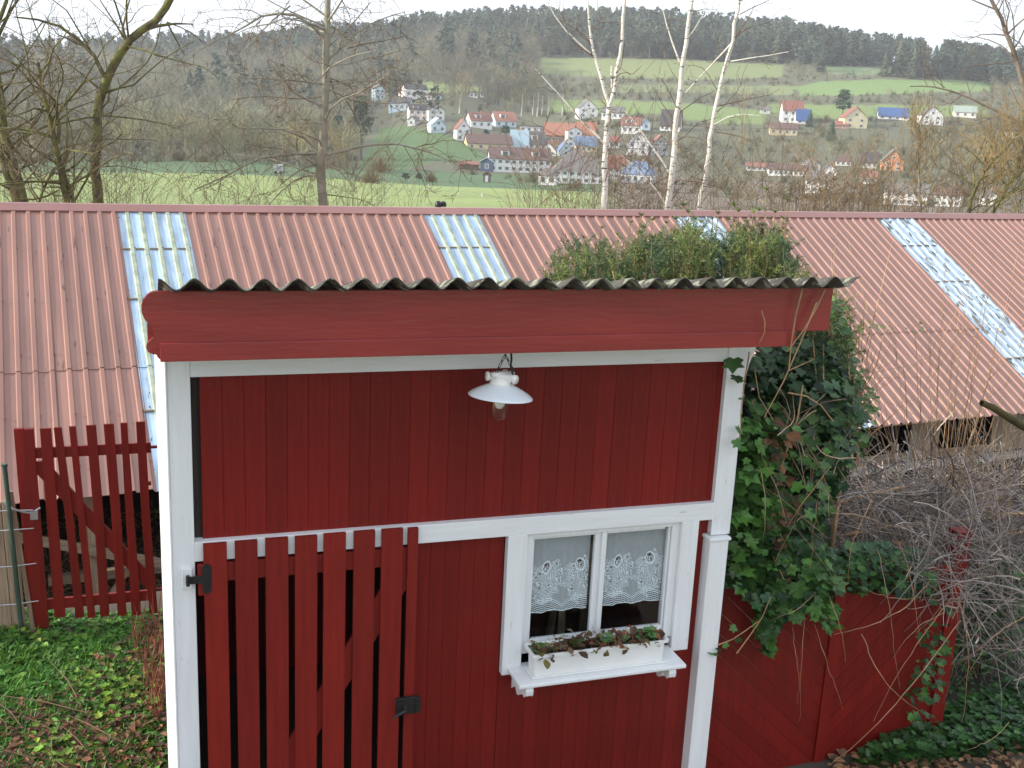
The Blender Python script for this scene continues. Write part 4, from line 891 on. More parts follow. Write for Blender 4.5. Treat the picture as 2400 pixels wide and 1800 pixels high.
# undergrowth and hedges
x, y, z, sx, sy, d = cand(9000, 250, 800)
k = (field_of(sx, sy) < 0) & (d > 349) & ~((sx > 960) & (sx < 1600) & (sy > 230) & (fr.rand(len(x)) < .75)); k &= ~((sx > 770) & (sx < 1070) & (sy > 268) & (sy < 392)); k &= clear_of_houses(x, y, sx, sy, 3, d)
k |= (sx > 1000) & (sx < 1600) & (sy > 235) & (sy < 400) & (d > 300) & (field_of(sx, sy) < 0) & clear_of_houses(x, y, sx, sy, 3.5, d) & (fr.rand(len(x)) < .8)
k |= (sx > 1200) & (d < 349) & (fr.rand(len(x)) < .75) & (sy > 395); k |= (sx < 560) & (np.abs(sy-345) < 5) & (fr.rand(len(x)) < .5)
k &= fr.rand(len(x)) < .8
h = fr.uniform(1.5, 4.5, len(x)); tint = np.array([(1,.95,.85),(1.2,1.0,.75),(.8,.8,.75),(.55,.65,.45)])[fr.randint(0,4,len(x))]*fr.uniform(.7,1.2,(len(x),1))
far_scatter('undergrowth', T_bush, x[k], y[k], z[k], h[k], tint[k], M['far_bare'], 'stuff', 'low leafless bushes and hedges between the fields', 1.3)
# single far trees that stand out
def lone(x, yb, hpx, kind, tint, label, wf=1.0, name=None, cat='tree', group=None):
    P, d = on_ground(x, yb); h_ = hpx*d/2318; T = dict(bare=T_bare[0], bush=T_bush[0], spruce=T_con[0], pine=T_con[4])[kind]
    n = 1 if kind == 'spruce' else (5 if kind == 'bush' else 3); s_ = np.full((n,3), h_); s_[:,:2] *= wf
    m = M['far_conifer'] if kind in ('spruce','pine') else M['far_bare']; r = rots(n); a = fr.rand(n)*6.28; r[:] = 0; r[:,0,0] = np.cos(a); r[:,0,1] = -np.sin(a); r[:,1,0] = np.sin(a); r[:,1,1] = np.cos(a); r[:,2,2] = 1
    root = thing(name or ('conifer_tree' if kind in ('spruce','pine') else 'bare_tree'), tuple(P-[0,0,.2]), label, cat, group)
    scatter('crown', [T], np.zeros(n, int), np.zeros((n,3)), r, s_, np.tile(np.array(tint), (n,1)), m, root)
    MB().tube([(0,0,0),(0,0,h_*.6)], [h_*.018,h_*.008], 6).build('trunk', M['twig'], root)
lone(1818,262,62,'pine',(1.1,1.25,1.0),'large round green pine between the white block and the cream gable',1.5)
lone(1795,305,46,'spruce',(.8,1.1,.8),'dark green spruce below the large round pine',1.2)
lone(1748,274,34,'spruce',(.7,1.0,.9),'dark spruce standing against the blue solar roof',1.3)
lone(1130,205,64,'spruce',(.8,.95,1.0),'single dark conifer left of the upper field',1.2)
lone(1113,190,52,'pine',(.75,.85,.85),'darker conifer behind the single conifer left of the upper field',1.2)
lone(1036,252,28,'spruce',(.7,.95,.8),'small dark spruce above the red roofed houses',1.3)
lone(1006,203,14,'spruce',(.5,.6,.5),'left of two slim dark conifers by the white hut',.8)
lone(1012,203,14,'spruce',(.5,.6,.5),'right of two slim dark conifers by the white hut',.8)
lone(1092,297,26,'pine',(.8,1.35,.95),'rounded dark green tree before the orange roofed house',2.6)
lone(1050,297,18,'pine',(.6,.8,.9),'rounded blue green tree before the red roofed house',2.2)
lone(820,372,48,'bush',(1.35,1.10,.75),'round ochre bush at the foot of the green slope',1.5,'bare_bush','bush')
lone(800,395,40,'bush',(1.2,1.0,.75),'second ochre bush lower at the foot of the green slope',1.7,'bare_bush','bush')
lone(931,393,28,'bush',(1.1,.95,.7),'ochre bush right of the dark hedge on the meadow',1.4,'bare_bush','bush')
lone(876,392,20,'pine',(.7,.9,.6),'dark green hedge at the meadow edge below the green slope',2.6,'hedge_bush','hedge')
lone(905,392,18,'pine',(.6,.75,.55),'darker hedge right of the dark green hedge below the slope',2.4,'hedge_bush','hedge')
lone(385,347,34,'bush',(1.5,1.25,.95),'pale ochre bush on the left edge of the meadow',1.6,'bare_bush','bush')
lone(440,350,26,'bush',(1.55,1.25,.95),'pale spreading bush right of the left ochre bush',1.8,'bare_bush','bush')
lone(780,345,130,'pine',(.75,.80,.6),'big dark tree standing left of the green slope',.9); lone(730,345,90,'pine',(.65,.72,.6),'dark tree behind the pale trunked tree',.9)
for i, (x_, y_) in enumerate(((1126,252),(1150,250),(1160,252),(1170,249),(1183,251),(1214,250),(992,246))):
    P, d = on_ground(x_, y_); h_ = R_.uniform(38,48)*d/2318; root = thing('far_birch', tuple(P), ['first white birch trunk left of the row above the village','leftmost trunk of the tight birch row above the village','second trunk of the tight birch row above the village','middle trunk of the tight birch row above the village','rightmost trunk of the tight birch row above the village','lone birch trunk right of the row near the upper gabled house','lone birch trunk above the pinkish white house'][i], 'tree', 'white birch trunks above the village')
    MB().tube([(0,0,0),(.2,0,h_*.5),(.1,0,h_)], [.30,.2,.06], 5).build('trunk', M['birch'], root); scatter('crown', [T_bare[1]], np.zeros(1,int), np.array([[0,0,h_*.2]]), np.eye(3)[None], np.full(1, h_*.85), np.array([[1.1,.95,.9]]), M['far_bare'], root)
# ================================================================== near trees
def limb(pts, d, dj=0.0):
    out = []
    for i, (x, y) in enumerate(pts): out.append(atD(x, y, d+dj*i))
    P = np.array(out)
    # resample with a slight wobble
    seg = np.linalg.norm(np.diff(P, axis=0), axis=1); t = np.concatenate([[0], np.cumsum(seg)]); n = max(4, int(t[-1]/.35)); u = np.linspace(0, t[-1], n)
    Q = np.stack([np.interp(u, t, P[:,k]) for k in range(3)], 1)
    for _ in range(2): Q[1:-1] = (Q[:-2]+2*Q[1:-1]+Q[2:])/4
    return Q+NP.randn(*Q.shape)*.006*min(3, t[-1])
capr = .026
def grow(mb, tw, P, r0, r1, lvl, dens, ratio, up, rng, tint, minr=.004, start=.15, droop=0, spread=1.0, kink=.25):
    n = len(P); rad = np.linspace(r0, r1, n); sides = 8 if r0 > .07 else (5 if r0 > .02 else 3)
    (mb if r0 > .018 else tw).tube(P, rad, sides, tint)
    if lvl <= 0: return
    L_ = np.sum(np.linalg.norm(np.diff(P, axis=0), axis=1)); k = max(1, int(L_*dens*(1.0 if lvl > 1 else 1.25)))
    for _ in range(k):
        t = start+(1-start)*rng.random(); i = min(n-2, int(t*(n-1))); p = P[i]+(P[i+1]-P[i])*(t*(n-1)-i); T = P[i+1]-P[i]; T = T/(np.linalg.norm(T)+1e-9)
        a = np.array([rng.gauss(0,1) for _ in range(3)]); a -= a@T*T; a /= np.linalg.norm(a)+1e-9
        d = T*rng.uniform(.35,.9)+a*spread+np.array([0,0,up]); d /= np.linalg.norm(d)
        rr = max(minr, min(rad[i]*rng.uniform(.30,.6), capr)); ln = min(L_*ratio*(1.15-t*.6)*rng.uniform(.5,1.2), rr*85+.35)
        m = 4 if lvl == 1 else 6; Q = [p]; dd = d.copy()
        for j in range(m):
            dd = dd+np.array([rng.gauss(0,kink) for _ in range(3)])*.6+np.array([0,0,(up*.25-droop)*.5]); dd /= np.linalg.norm(dd); Q.append(Q[-1]+dd*ln/m)
        grow(mb, tw, np.array(Q), rr, max(minr*.7, rr*.3), lvl-1, dens*1.35, ratio*.95, up, rng, tint, minr, .1, droop, spread, kink)
def tree(name, label, d, limbs, bark, twigm, cat='tree', up=.35, dens=1.5, lvl=3, minr=.0065, droop=0, seed=1, tint=(1,1,1), group=None, ratio=.6, kink=.42, spread=1.0, twt=(1,1,1)):
    rng = random.Random(seed); base = atD(*limbs[0][0][0], d); base[2] = float(terrain(base[0], base[1]))
    root = thing(name, tuple(base), label, cat, group); trunk, tw = MB(), MB()
    for j, (pts, w0, w1, *o) in enumerate(limbs):
        opt = o[0] if o else {}
        P = limb(pts, d+opt.get('off', 0), opt.get('dj', 0)); k = d/2318
        if j == 0 or opt.get('base'):
            foot = P[0].copy(); foot[2] = float(terrain(foot[0], foot[1]))-.2; foot[:2] += (P[0]-P[min(3,len(P)-1)])[:2]*.3; P = np.concatenate([[foot, (foot+P[0])/2], P])
        grow(trunk, tw, P, w0*k/2*(.9 if bark is BI else 1.05), w1*k/2*(.85 if bark is BI else 1), opt.get('lvl', lvl), opt.get('dens', dens), opt.get('ratio', ratio), opt.get('up', up), rng, tint, minr, opt.get('start', .2), opt.get('droop', droop), opt.get('spread', spread), kink)
    for mb_, nm, m_ in ((trunk, 'trunk', bark), (tw, 'crown', twigm)):
        if not mb_.v: continue
        o = mb_.build(nm, m_, None, True); o.parent = root; o.matrix_parent_inverse = Matrix.Translation(-Vector(base))
        if nm == 'crown':
            me = o.data; c = np.empty(len(me.vertices)*4, np.float32); me.attributes['tint'].data.foreach_get('color', c); c = c.reshape(-1,4); c[:,:3] *= twt; me.attributes['tint'].data.foreach_set('color', c.ravel())
    return root
TW = M['twig']; BM = M['bark_moss']; BG = M['bark_grey']; BI = M['birch']
tree('mossy_tree', 'leaning mossy tree at the left edge of the view behind the barn', 27,
  [([(52,440),(22,354),(10,290),(2,230),(-8,150),(-30,60)], 22, 14), ([(38,437),(8,354),(-6,270),(-30,200)], 22, 12, dict(base=1,dj=.1)),
   ([(-20,110),(0,60),(30,20),(50,-20)], 8, 4), ([(10,290),(30,330),(60,350),(88,395)], 5, 2, dict(up=-.1)), ([(-10,60),(12,25),(20,-30)], 9, 6, dict(lvl=2)), ([(0,160),(35,158),(70,128),(75,112)], 5, 2)], BM, TW, seed=3, dens=1.7, up=.1, tint=(1,1,1))
tree('mossy_tree', 'twisted mossy tree with several green stems second from the left', 25,
  [([(146,440),(138,400),(125,354),(121,300),(103,235),(88,170),(83,135)], 15, 6), ([(123,310),(136,270),(130,222),(106,198)], 8, 3), ([(84,440),(92,405),(118,362)], 6, 5, dict(base=1,lvl=2)), ([(160,440),(150,400),(133,360)], 10, 7, dict(base=1,lvl=1)),
   ([(121,300),(85,280),(40,270),(5,300)], 4, 2), ([(88,170),(60,140),(20,135)], 4, 2), ([(125,354),(70,330),(30,278)], 4, 2), ([(40,430),(90,440),(130,410)], 4, 3)], BM, TW, seed=4, dens=2.0, up=.15, twt=(1.0,1.0,.8))
tree('mossy_tree', 'tall dark forked mossy tree left of the pale trunked tree', 26,
  [([(212,440),(207,354),(209,270),(213,220),(225,172),(246,138),(267,92),(292,70),(340,45),(358,25),(369,0),(392,-50)], 22, 13, dict(dens=.9)),
   ([(225,165),(214,122),(180,87),(154,67),(121,40),(75,37),(30,37)], 9, 3), ([(300,68),(346,50),(360,42),(380,46),(420,52)], 9, 2), ([(267,80),(250,54),(229,12),(212,-5)], 4, 2),
   ([(361,48),(375,75),(385,98),(400,120)], 4, 1.5, dict(up=-.3)), ([(361,48),(408,62),(446,96)], 3, 1.5, dict(up=-.1)), ([(221,250),(292,258),(358,258),(400,283)], 3.5, 1.5), ([(213,300),(292,300),(340,303)], 3, 1.5),
   ([(212,190),(180,165),(150,125),(125,125)], 4, 1.5), ([(209,290),(170,250),(150,235)], 3, 1), ([(207,360),(260,340),(310,370),(360,385)], 3, 1), ([(208,400),(170,380),(150,400)], 3, 1)], BM, TW, seed=5, dens=2.2, up=.1)
tree('pale_trunk_tree', 'tree with straight pale grey trunk and drooping mossy branches in the left middle', 25.5,
  [([(698,440),(694,354),(697,270),(701,225),(704,187),(706,104),(704,42),(708,0),(712,-50)], 21, 11, dict(lvl=3,dens=1.6)),
   ([(704,88),(667,50),(629,12),(583,17),(500,75),(420,117)], 7, 2, dict(up=-.05)), ([(629,12),(600,30),(560,60),(530,110)], 4, 1.5), ([(712,129),(750,104),(762,62),(792,50),(875,25)], 5, 2), ([(704,187),(667,158),(617,146),(560,150)], 4, 1.5), ([(704,183),(667,171),(596,167),(512,167)], 5, 2),
   ([(704,190),(750,217),(792,231),(854,225)], 5, 2), ([(706,183),(771,167),(833,179),(917,183)], 4, 1.5), ([(690,325),(667,292),(617,271),(521,275)], 7, 2), ([(688,333),(604,325),(521,362),(417,412)], 6, 2),
   ([(708,333),(792,312),(846,304),(937,329),(1000,365)], 7, 2), ([(688,354),(646,358),(604,400)], 3, 1.5), ([(708,352),(746,367),(771,420)], 3.5, 1.5), ([(750,217),(780,260),(785,310)], 3, 1.5), ([(706,104),(760,60),(800,5)], 4, 2), ([(715,60),(650,40),(560,-10)], 4, 2),
   ([(700,210),(640,225),(575,200),(500,215)], 3, 1.5), ([(706,140),(780,140),(850,105),(920,100)], 3.5, 1.5), ([(704,420),(760,425),(800,436)], 3, 1), ([(750,104),(800,90),(870,80)],3,1.5)], BG, TW, seed=6, dens=3.0, up=-.12, droop=.12, twt=(1.15,1.1,.9))
capr = .015
tree('birch_tree', 'left birch with a forked white trunk above the barn ridge', 27,
  [([(1305,446),(1306,350),(1310,283),(1317,230)], 15, 13, dict(lvl=1,dens=.4)), ([(1317,232),(1303,187),(1283,123),(1277,73),(1272,20),(1268,-30)], 9, 4, dict(lvl=2)), ([(1318,232),(1326,200),(1336,133),(1345,67),(1349,0),(1352,-40)], 11, 7, dict(lvl=2,dens=.8)),
   ([(1283,123),(1237,80),(1180,30),(1178,-5)], 4.5, 2, dict(lvl=2)), ([(1280,97),(1257,63),(1203,40)], 3, 1.5), ([(1322,190),(1321,143)], 5, 4, dict(lvl=0)), ([(1310,317),(1270,277),(1203,197),(1157,150)], 7, 2), ([(1308,330),(1340,300),(1375,250)], 3, 1.5)], BI, TW, seed=7, dens=1.6, up=.25, twt=(1.0,.85,.75), group='birches behind the barn')
tree('birch_tree', 'middle birch with a single white trunk and dark low side branches', 29,
  [([(1440,446),(1453,367),(1460,300),(1468,200),(1473,120),(1488,50),(1495,0),(1500,-40)], 17, 8, dict(lvl=2,dens=.8)), ([(1467,133),(1440,63),(1429,5)], 4.5, 2), ([(1457,260),(1430,230),(1417,200)], 3, 1.5), ([(1480,90),(1520,45),(1530,0)], 3.5, 1.5), ([(1437,440),(1400,380),(1340,335)], 4, 1.5), ([(1445,440),(1482,380),(1510,375)], 3, 1.5), ([(1450,380),(1400,300),(1370,260),(1345,235)], 6, 2, dict(off=.6))], BI, TW, seed=8, dens=1.6, up=.25, twt=(1.0,.85,.75), group='birches behind the barn')
tree('birch_tree', 'right birch leaning right with a slender white trunk', 30.5,
  [([(1511,448),(1525,367),(1538,276),(1551,206),(1571,127),(1588,60),(1598,0),(1604,-40)], 13, 7, dict(lvl=2,dens=.8)), ([(1582,93),(1541,133),(1482,200)], 4, 2), ([(1575,133),(1621,127),(1705,113)], 3.5, 1.5), ([(1588,80),(1618,43),(1630,10)], 3, 1.5), ([(1598,30),(1640,12),(1675,-8)], 3, 1.5), ([(1541,270),(1561,246),(1601,237),(1640,250)], 3.5, 1.5), ([(1545,230),(1600,215),(1670,203)], 3, 1.2), ([(1545,285),(1570,285),(1625,305)], 2.5, 1.2)], BI, TW, seed=9, dens=1.6, up=.2, twt=(1.0,.85,.75), group='birches behind the barn')
capr = .026
tree('dark_branch_tree', 'dark leafless tree reaching in from the upper right corner', 38,
  [([(2260,440),(2240,330),(2215,200),(2194,117),(2174,77),(2164,33),(2141,0),(2130,-30)], 14, 6, dict(lvl=2)), ([(2174,77),(2138,63),(2104,77),(2090,85)], 3, 1.2), ([(2250,280),(2184,256),(2108,217),(2041,190),(1998,181),(1965,186)], 7, 2, dict(lvl=2,dens=1.6)), ([(2200,130),(2150,140),(2085,143)], 2.5, 1.2), ([(2174,77),(2195,48),(2230,30)], 4, 2), ([(2041,190),(2010,165),(1985,150)], 2, 1), ([(2240,350),(2190,190),(2165,160)], 3, 1.5)], TW, TW, seed=10, minr=.008, dens=1.1, up=.15, twt=(1,.9,.8))
tree('orchard_tree', 'low spreading dark tree with yellowish twigs above the right end of the ridge', 36,
  [([(2094,460),(2101,400),(2128,360),(2174,322)], 9, 3), ([(2144,460),(2174,400),(2207,360),(2240,345)], 8, 3, dict(base=1)), ([(2101,400),(2075,375),(2040,365)], 4, 1.5), ([(2130,440),(2180,415),(2225,405)], 4, 1.5), ([(2128,360),(2110,330),(2080,318)], 4, 1.5), ([(2174,400),(2150,380),(2145,345)], 3, 1.5)], BM, TW, seed=11, minr=.008, dens=2.0, up=.5, ratio=.9, twt=(1.7,1.55,.85), spread=.9)
tree('slim_tree', 'slim pale yellowish tree rising before the orange house', 37, [([(1990,455),(1985,380),(1982,320),(1985,260)], 6, 2)], BG, TW, seed=12, minr=.008, dens=2.6, up=.7, twt=(1.6,1.5,.95), spread=.6)
# brush directly behind the barn ridge
def brush(name, label, x0, x1, y0, y1, d, n, tints, lean=.25, seed=1, cat='bush', sub=5, w_=.011, kindstuff=False, base=None, maxh=None):
    rng = np.random.RandomState(seed); mb = MB(); 
    c = atD((x0+x1)/2, max(y0,y1), d); cz = base if base is not None else float(terrain(c[0], c[1])); root = thing(name, (c[0], c[1], cz), label, cat)
    for i in range(n):
        x = rng.uniform(x0, x1); y = rng.uniform(y0, y1); dd = d+rng.uniform(-1.2,1.2); tip = atD(x, y, dd); foot = atD(x+rng.randn()*25*lean*3, y1+5, dd); foot[2] = cz-.1 if base is not None else float(terrain(foot[0], foot[1]))
        t_ = np.linspace(0, 1, 7)[:,None]; P = foot*(1-t_)+tip*t_+np.cumsum(rng.randn(7,3)*.03*np.linalg.norm(tip-foot)/3, 0)*t_; tn = np.array(tints[rng.randint(len(tints))])*rng.uniform(.75,1.25)
        mb.tube(P, np.linspace(w_, w_*.35, 7), 3, tn)
        for k in range(sub+3):
            j = rng.randint(2, 7); e = rng.randn(3)*.42; e[2] = abs(e[2])+.2; e *= rng.uniform(.5,1.7)*min(1.6, np.linalg.norm(tip-foot)/3); Q = np.stack([P[j]+e*s+rng.randn(3)*.04 for s in (0,.35,.7,1)]); mb.tube(Q, [w_*.5,w_*.4,w_*.3,w_*.25], 3, tn)
            for _ in range(3):
                i = rng.randint(1,3); g = e*.35+rng.randn(3)*.18; mb.tube([Q[i], Q[i]+g*.5+rng.randn(3)*.02, Q[i]+g], [w_*.35,w_*.3,w_*.2], 3, tn)
    o = mb.build('branches', TW); o.parent = root; o.matrix_parent_inverse = Matrix.Translation(-Vector(root.location)); return root
brush('bare_bush', 'brown leafless bush showing above the ridge left of the first birch', 1130, 1300, 350, 440, 27, 45, [(1,.85,.75),(1.3,1.1,.8)], seed=21)
brush('bare_bush', 'grey brown thicket between the first and the third birch', 1310, 1530, 350, 445, 29.5, 60, [(1,.88,.8),(.8,.75,.7),(1.2,1,.8)], seed=22, w_=.014)
brush('bare_bush', 'dense olive brown thicket right of the third birch', 1540, 1760, 385, 450, 32, 50, [(1,.95,.7),(1.2,1.05,.75),(.8,.75,.65)], seed=23, w_=.016)
brush('bare_bush', 'golden brown dense brush just above the ridge on the right', 1730, 1920, 412, 455, 34.5, 110, [(1.7,1.5,.95),(1.4,1.25,.85),(1.0,.9,.75)], seed=24, lean=.1, w_=.016)
brush('bare_bush', 'brown thicket veiling the wide white house above the ridge', 1890, 2080, 385, 455, 37, 26, [(1.2,1.0,.75),(1.5,1.35,.8),(.9,.8,.7)], seed=25, w_=.018)
brush('bare_bush', 'yellow green twiggy thicket at the right edge above the ridge', 2030, 2240, 330, 455, 40, 40, [(1.25,1.15,.75),(1.05,1.0,.75),(.85,.8,.7)], seed=26, w_=.019)
brush('bare_bush', 'thin grey shoots at the foot of the mossy trees on the left', -20, 330, 350, 440, 25.5, 80, [(1,.9,.75),(1.2,1.2,.7),(.7,.65,.6)], seed=27, w_=.009)
brush('bare_bush', 'thin twigs around the foot of the pale trunked tree', 400, 900, 385, 440, 25.5, 80, [(1.2,1.1,.8),(.9,.8,.7)], seed=28, w_=.009)
# ================================================================== yew behind the shed roof
def yew(label, x0, x1, ytop, d, n, seed, base_y=620, tall=()):
    rng = np.random.RandomState(seed); c = atD((x0+x1)/2, 605, d); root = thing('yew_shrub', (c[0], c[1], -5.0), label, 'yew', 'yews behind the shed roof')
    stem = MB(); pos, Rm, sc_, ti = [], [], [], []
    def spray(a, b, dens=150, ln=.030, tn=(1,1,1)):
        L_ = np.linalg.norm(b-a); k = max(6, int(L_*dens)); t = rng.rand(k); p = a+(b-a)*t[:,None]; ax = (b-a)/L_
        side = rng.randn(k,3); side -= (side@ax)[:,None]*ax; side /= np.linalg.norm(side, axis=1)[:,None]; dr = side+ax*.7; dr /= np.linalg.norm(dr, axis=1)[:,None]
        x_ = np.cross(dr, rng.randn(k,3)); x_ /= np.linalg.norm(x_, axis=1)[:,None]; pos.append(p); Rm.append(np.stack([x_, dr, np.cross(x_, dr)], 2)); sc_.append(ln*(.7+.6*rng.rand(k))); ti.append(np.tile(np.array(tn), (k,1))*(.7+.6*rng.rand(k,1)))
    for i in range(n):
        x = rng.uniform(x0, x1); yt = np.interp(x, [p[0] for p in ytop], [p[1] for p in ytop])+abs(rng.randn())*34; dd = d+rng.uniform(-.75,.75)
        tip = atD(x, yt, dd); foot = atD(x+rng.randn()*12, max(base_y, yt+90), dd+rng.uniform(-.2,.2)); tn = np.array([(1,1,1),(1.4,1.25,.9),(.5,.7,.8),(1.8,1.4,.9)][rng.choice(4, p=[.36,.26,.28,.10])])
        stem.tube([foot, (foot+tip)/2+rng.randn(3)*.02, tip], [.007,.005,.002], 3); spray(foot, tip, 170, .032, tn)
        L_ = np.linalg.norm(tip-foot)
        for k in range(9):
            t = rng.uniform(.05,.9); p = foot+(tip-foot)*t; e = rng.randn(3)*.8; e[2] = abs(e[2])*.5+.55; e = e/np.linalg.norm(e)*rng.uniform(.08,.24); spray(p, p+e, 230, .028, tn*rng.uniform(.8,1.2))
    for (x, y, tn) in tall:
        foot = atD(x-12, 600, d); tip = atD(x, y, d); stem.tube([foot, (foot*.5+tip*.5)+rng.randn(3)*.01, tip], [.009,.007,.004], 4, (1.5,1.4,1.1)); u = foot+(tip-foot)*.3; spray(u, foot+(tip-foot)*.8, 60, .028, (1.3,1.1,.7)); spray(tip-(tip-foot)*.04, tip, 900, .035, tn)
    pos, Rm, sc_, ti = map(np.concatenate, (pos, Rm, sc_, ti)); needle = (np.array([(-.09,0,0),(.09,0,0),(.05,1,0),(-.05,1,0)]), [(0,1,2,3)])
    o = scatter('needles', [needle], np.zeros(len(pos), int), pos, Rm, sc_, ti, M['yew']); o['kind'] = 'stuff'
    for q in (o, stem.build('stem', M['yew_stem'])): q.parent = root; q.matrix_parent_inverse = Matrix.Translation(-Vector(root.location))
    MB().tube([(0,0,0),(0,0,2.5)], [.09,.04], 8).build('trunk', M['bark_moss'], root)
yew('yew with feathery shoots behind the middle of the shed roof', 1190, 1470, [(1190,560),(1215,545),(1235,515),(1300,520),(1340,525),(1390,488),(1440,505),(1470,480)], 10.2, 95, 31, tall=tuple((x, y, (1.1,1,.75)) for x, y in ((1225,520),(1262,512),(1300,490),(1335,505),(1362,478),(1385,462),(1392,490),(1410,472),(1440,480),(1460,470))))
yew('taller yew with upright pale shoots rising over the barn ridge', 1450, 1720, [(1450,500),(1490,470),(1520,500),(1560,520),(1600,480),(1650,480),(1690,500),(1720,560)], 10.0, 120, 32, tall=((1655,405,(1.6,1.8,1.2)),(1628,455,(1.6,1.6,.9)),(1700,430,(1.2,1.0,.6)),(1475,440,(.9,1,.7)),(1595,452,(1.2,1.0,.6)),(1500,470,(1,1,.7)))+tuple((x, y, (1.15,1,.65)) for x, y in ((1487,455),(1515,478),(1540,470),(1552,458),(1572,472),(1585,440),(1612,478),(1622,490),(1640,450),(1665,470),(1675,455),(1684,500),(1692,470))))
yew('low yew branches hanging over the right end of the shed roof', 1700, 1830, [(1700,560),(1740,580),(1790,600),(1815,650),(1830,700)], 8.6, 60, 33, base_y=820)
# ================================================================== ivy on the right of the shed
def vines(mb, n, fx, rad, tint, rng, steps=10, wob=.03):
    for i in range(n):
        a, b, sag = fx(rng); t = np.linspace(0, 1, steps)[:,None]; P = a*(1-t)+b*t+np.array([0,0,1.0])*sag*np.sin(math.pi*t)+np.cumsum(rng.randn(steps,3)*wob, 0)*np.linalg.norm(b-a)*.5
        P -= (P[0]-a); tn = np.array(tint[rng.randint(len(tint))])*rng.uniform(.7,1.3); mb.tube(P, np.linspace(rad, rad*.4, steps)*rng.uniform(.6,1.3), 4, tn)
ir = np.random.RandomState(41)
ivy = thing('ivy', (4.0, 6.4, GZ), 'thick climbing ivy hanging beside the right white post of the shed', 'ivy')
def vol(n, boxes):
    out = []
    w_ = np.array([b[6] for b in boxes], float); w_ /= w_.sum(); ch_ = ir.choice(len(boxes), n, p=w_)
    for k, b in enumerate(boxes):
        m_ = (ch_ == k).sum(); out.append(np.stack([ir.uniform(b[0],b[1],m_), ir.uniform(b[2],b[3],m_), ir.uniform(b[4],b[5],m_)], 1))
    return np.concatenate(out)
def at_px(n, poly, Y0, Y1):          # points of a leafy mass between two depths, inside a surveyed outline
    xs = [p[0] for p in poly]; ys = [p[1] for p in poly]; x = ir.uniform(min(xs), max(xs), n*3); y = ir.uniform(min(ys), max(ys), n*3); k = inpoly(x, y, poly); x, y = x[k][:n], y[k][:n]
    Y = ir.uniform(Y0, Y1, len(x)); return np.array([atY(a, b, c) for a, b, c in zip(x, y, Y)])
G1 = [(1,1,1),(1.3,1.25,1.0),(.6,.75,.9),(.45,.6,.7)]; G2 = [(1.7,1.9,1.3),(1.3,1.5,1.1),(1,1.1,.9)]
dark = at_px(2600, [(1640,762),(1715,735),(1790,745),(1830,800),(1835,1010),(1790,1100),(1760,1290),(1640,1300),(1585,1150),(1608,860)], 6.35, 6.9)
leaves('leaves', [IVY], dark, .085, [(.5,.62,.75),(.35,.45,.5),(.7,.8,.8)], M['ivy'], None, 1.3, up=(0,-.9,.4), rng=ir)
def attach(o, root): o.parent = root; o.matrix_parent_inverse = Matrix.Translation(-Vector(root.location)); return o
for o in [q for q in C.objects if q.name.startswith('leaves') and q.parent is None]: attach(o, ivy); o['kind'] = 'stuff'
def leafpart(root, P, size, tints, m=None, temps=None, spread=1.3, up=(0,-.8,.7), name='leaves'):
    o = leaves(name, temps or [IVY], P, size, tints, m or M['ivy'], None, spread, up=up, rng=ir); o['kind'] = 'stuff'; return attach(o, root)
leafpart(ivy, at_px(420, [(1600,880),(1660,900),(1680,1060),(1665,1300),(1610,1290),(1575,1200),(1575,1120),(1600,1000)], 6.05, 6.4), .088, G2)
leafpart(ivy, at_px(260, [(1640,760),(1700,780),(1850,820),(1860,900),(1800,1000),(1700,1000),(1620,860)], 6.1, 6.7), .075, G1)
leafpart(ivy, at_px(520, [(1600,1150),(1700,1150),(1790,1180),(1815,1250),(1790,1300),(1720,1330),(1650,1340),(1580,1240)], 6.0, 6.25), .072, G1+G2)
leafpart(ivy, at_px(150, [(1650,900),(1800,960),(1780,1150),(1690,1150)], 6.0, 6.3), .068, G2+G1)
leafpart(ivy, at_px(160, [(1640,1280),(1700,1290),(1690,1340),(1655,1420),(1640,1350)], 6.02, 6.2), .062, G1+G2)
leafpart(ivy, at_px(70, [(1745,1290),(1790,1290),(1815,1340),(1800,1370),(1765,1340)], 6.02, 6.2), .055, G2)
leafpart(ivy, np.array([atY(*q) for q in ((1590,1355,6.0),(1592,1380,6.0),(1562,1393,5.95),(1548,1400,5.95),(1540,1415,5.93),(1655,1385,6.0),(1662,1400,6.0),(1670,1370,6.0),(1590,812,5.93),(1597,826,5.93),(1602,860,5.95),(1585,775,5.9),(1592,930,5.93),(1588,950,5.93))]), .075, [(1.3,1.6,1.1),(.7,.8,.8)])
leafpart(ivy, at_px(75, [(1655,950),(1700,900),(1715,1100),(1690,1200),(1730,1280),(1660,1230),(1670,1050)], 6.0, 6.2), .075, [(1.1,.95,.75),(.8,.7,.6),(1.4,1.1,.8)], M['dead_leaf'], [LEAF], 1.6, name='withered_leaves')
st = MB()
def fx1(r):
    a = atY(r.uniform(1620,1800), r.uniform(740,1000), r.uniform(5.95,6.4)); b = atY(r.uniform(1600,1830), r.uniform(1050,1330), r.uniform(5.95,6.4)); return a, b, r.uniform(-.1,.1)
vines(st, 10, fx1, .006, [(1,.9,.8),(1.3,1.2,1),(.8,.6,.5)], ir)
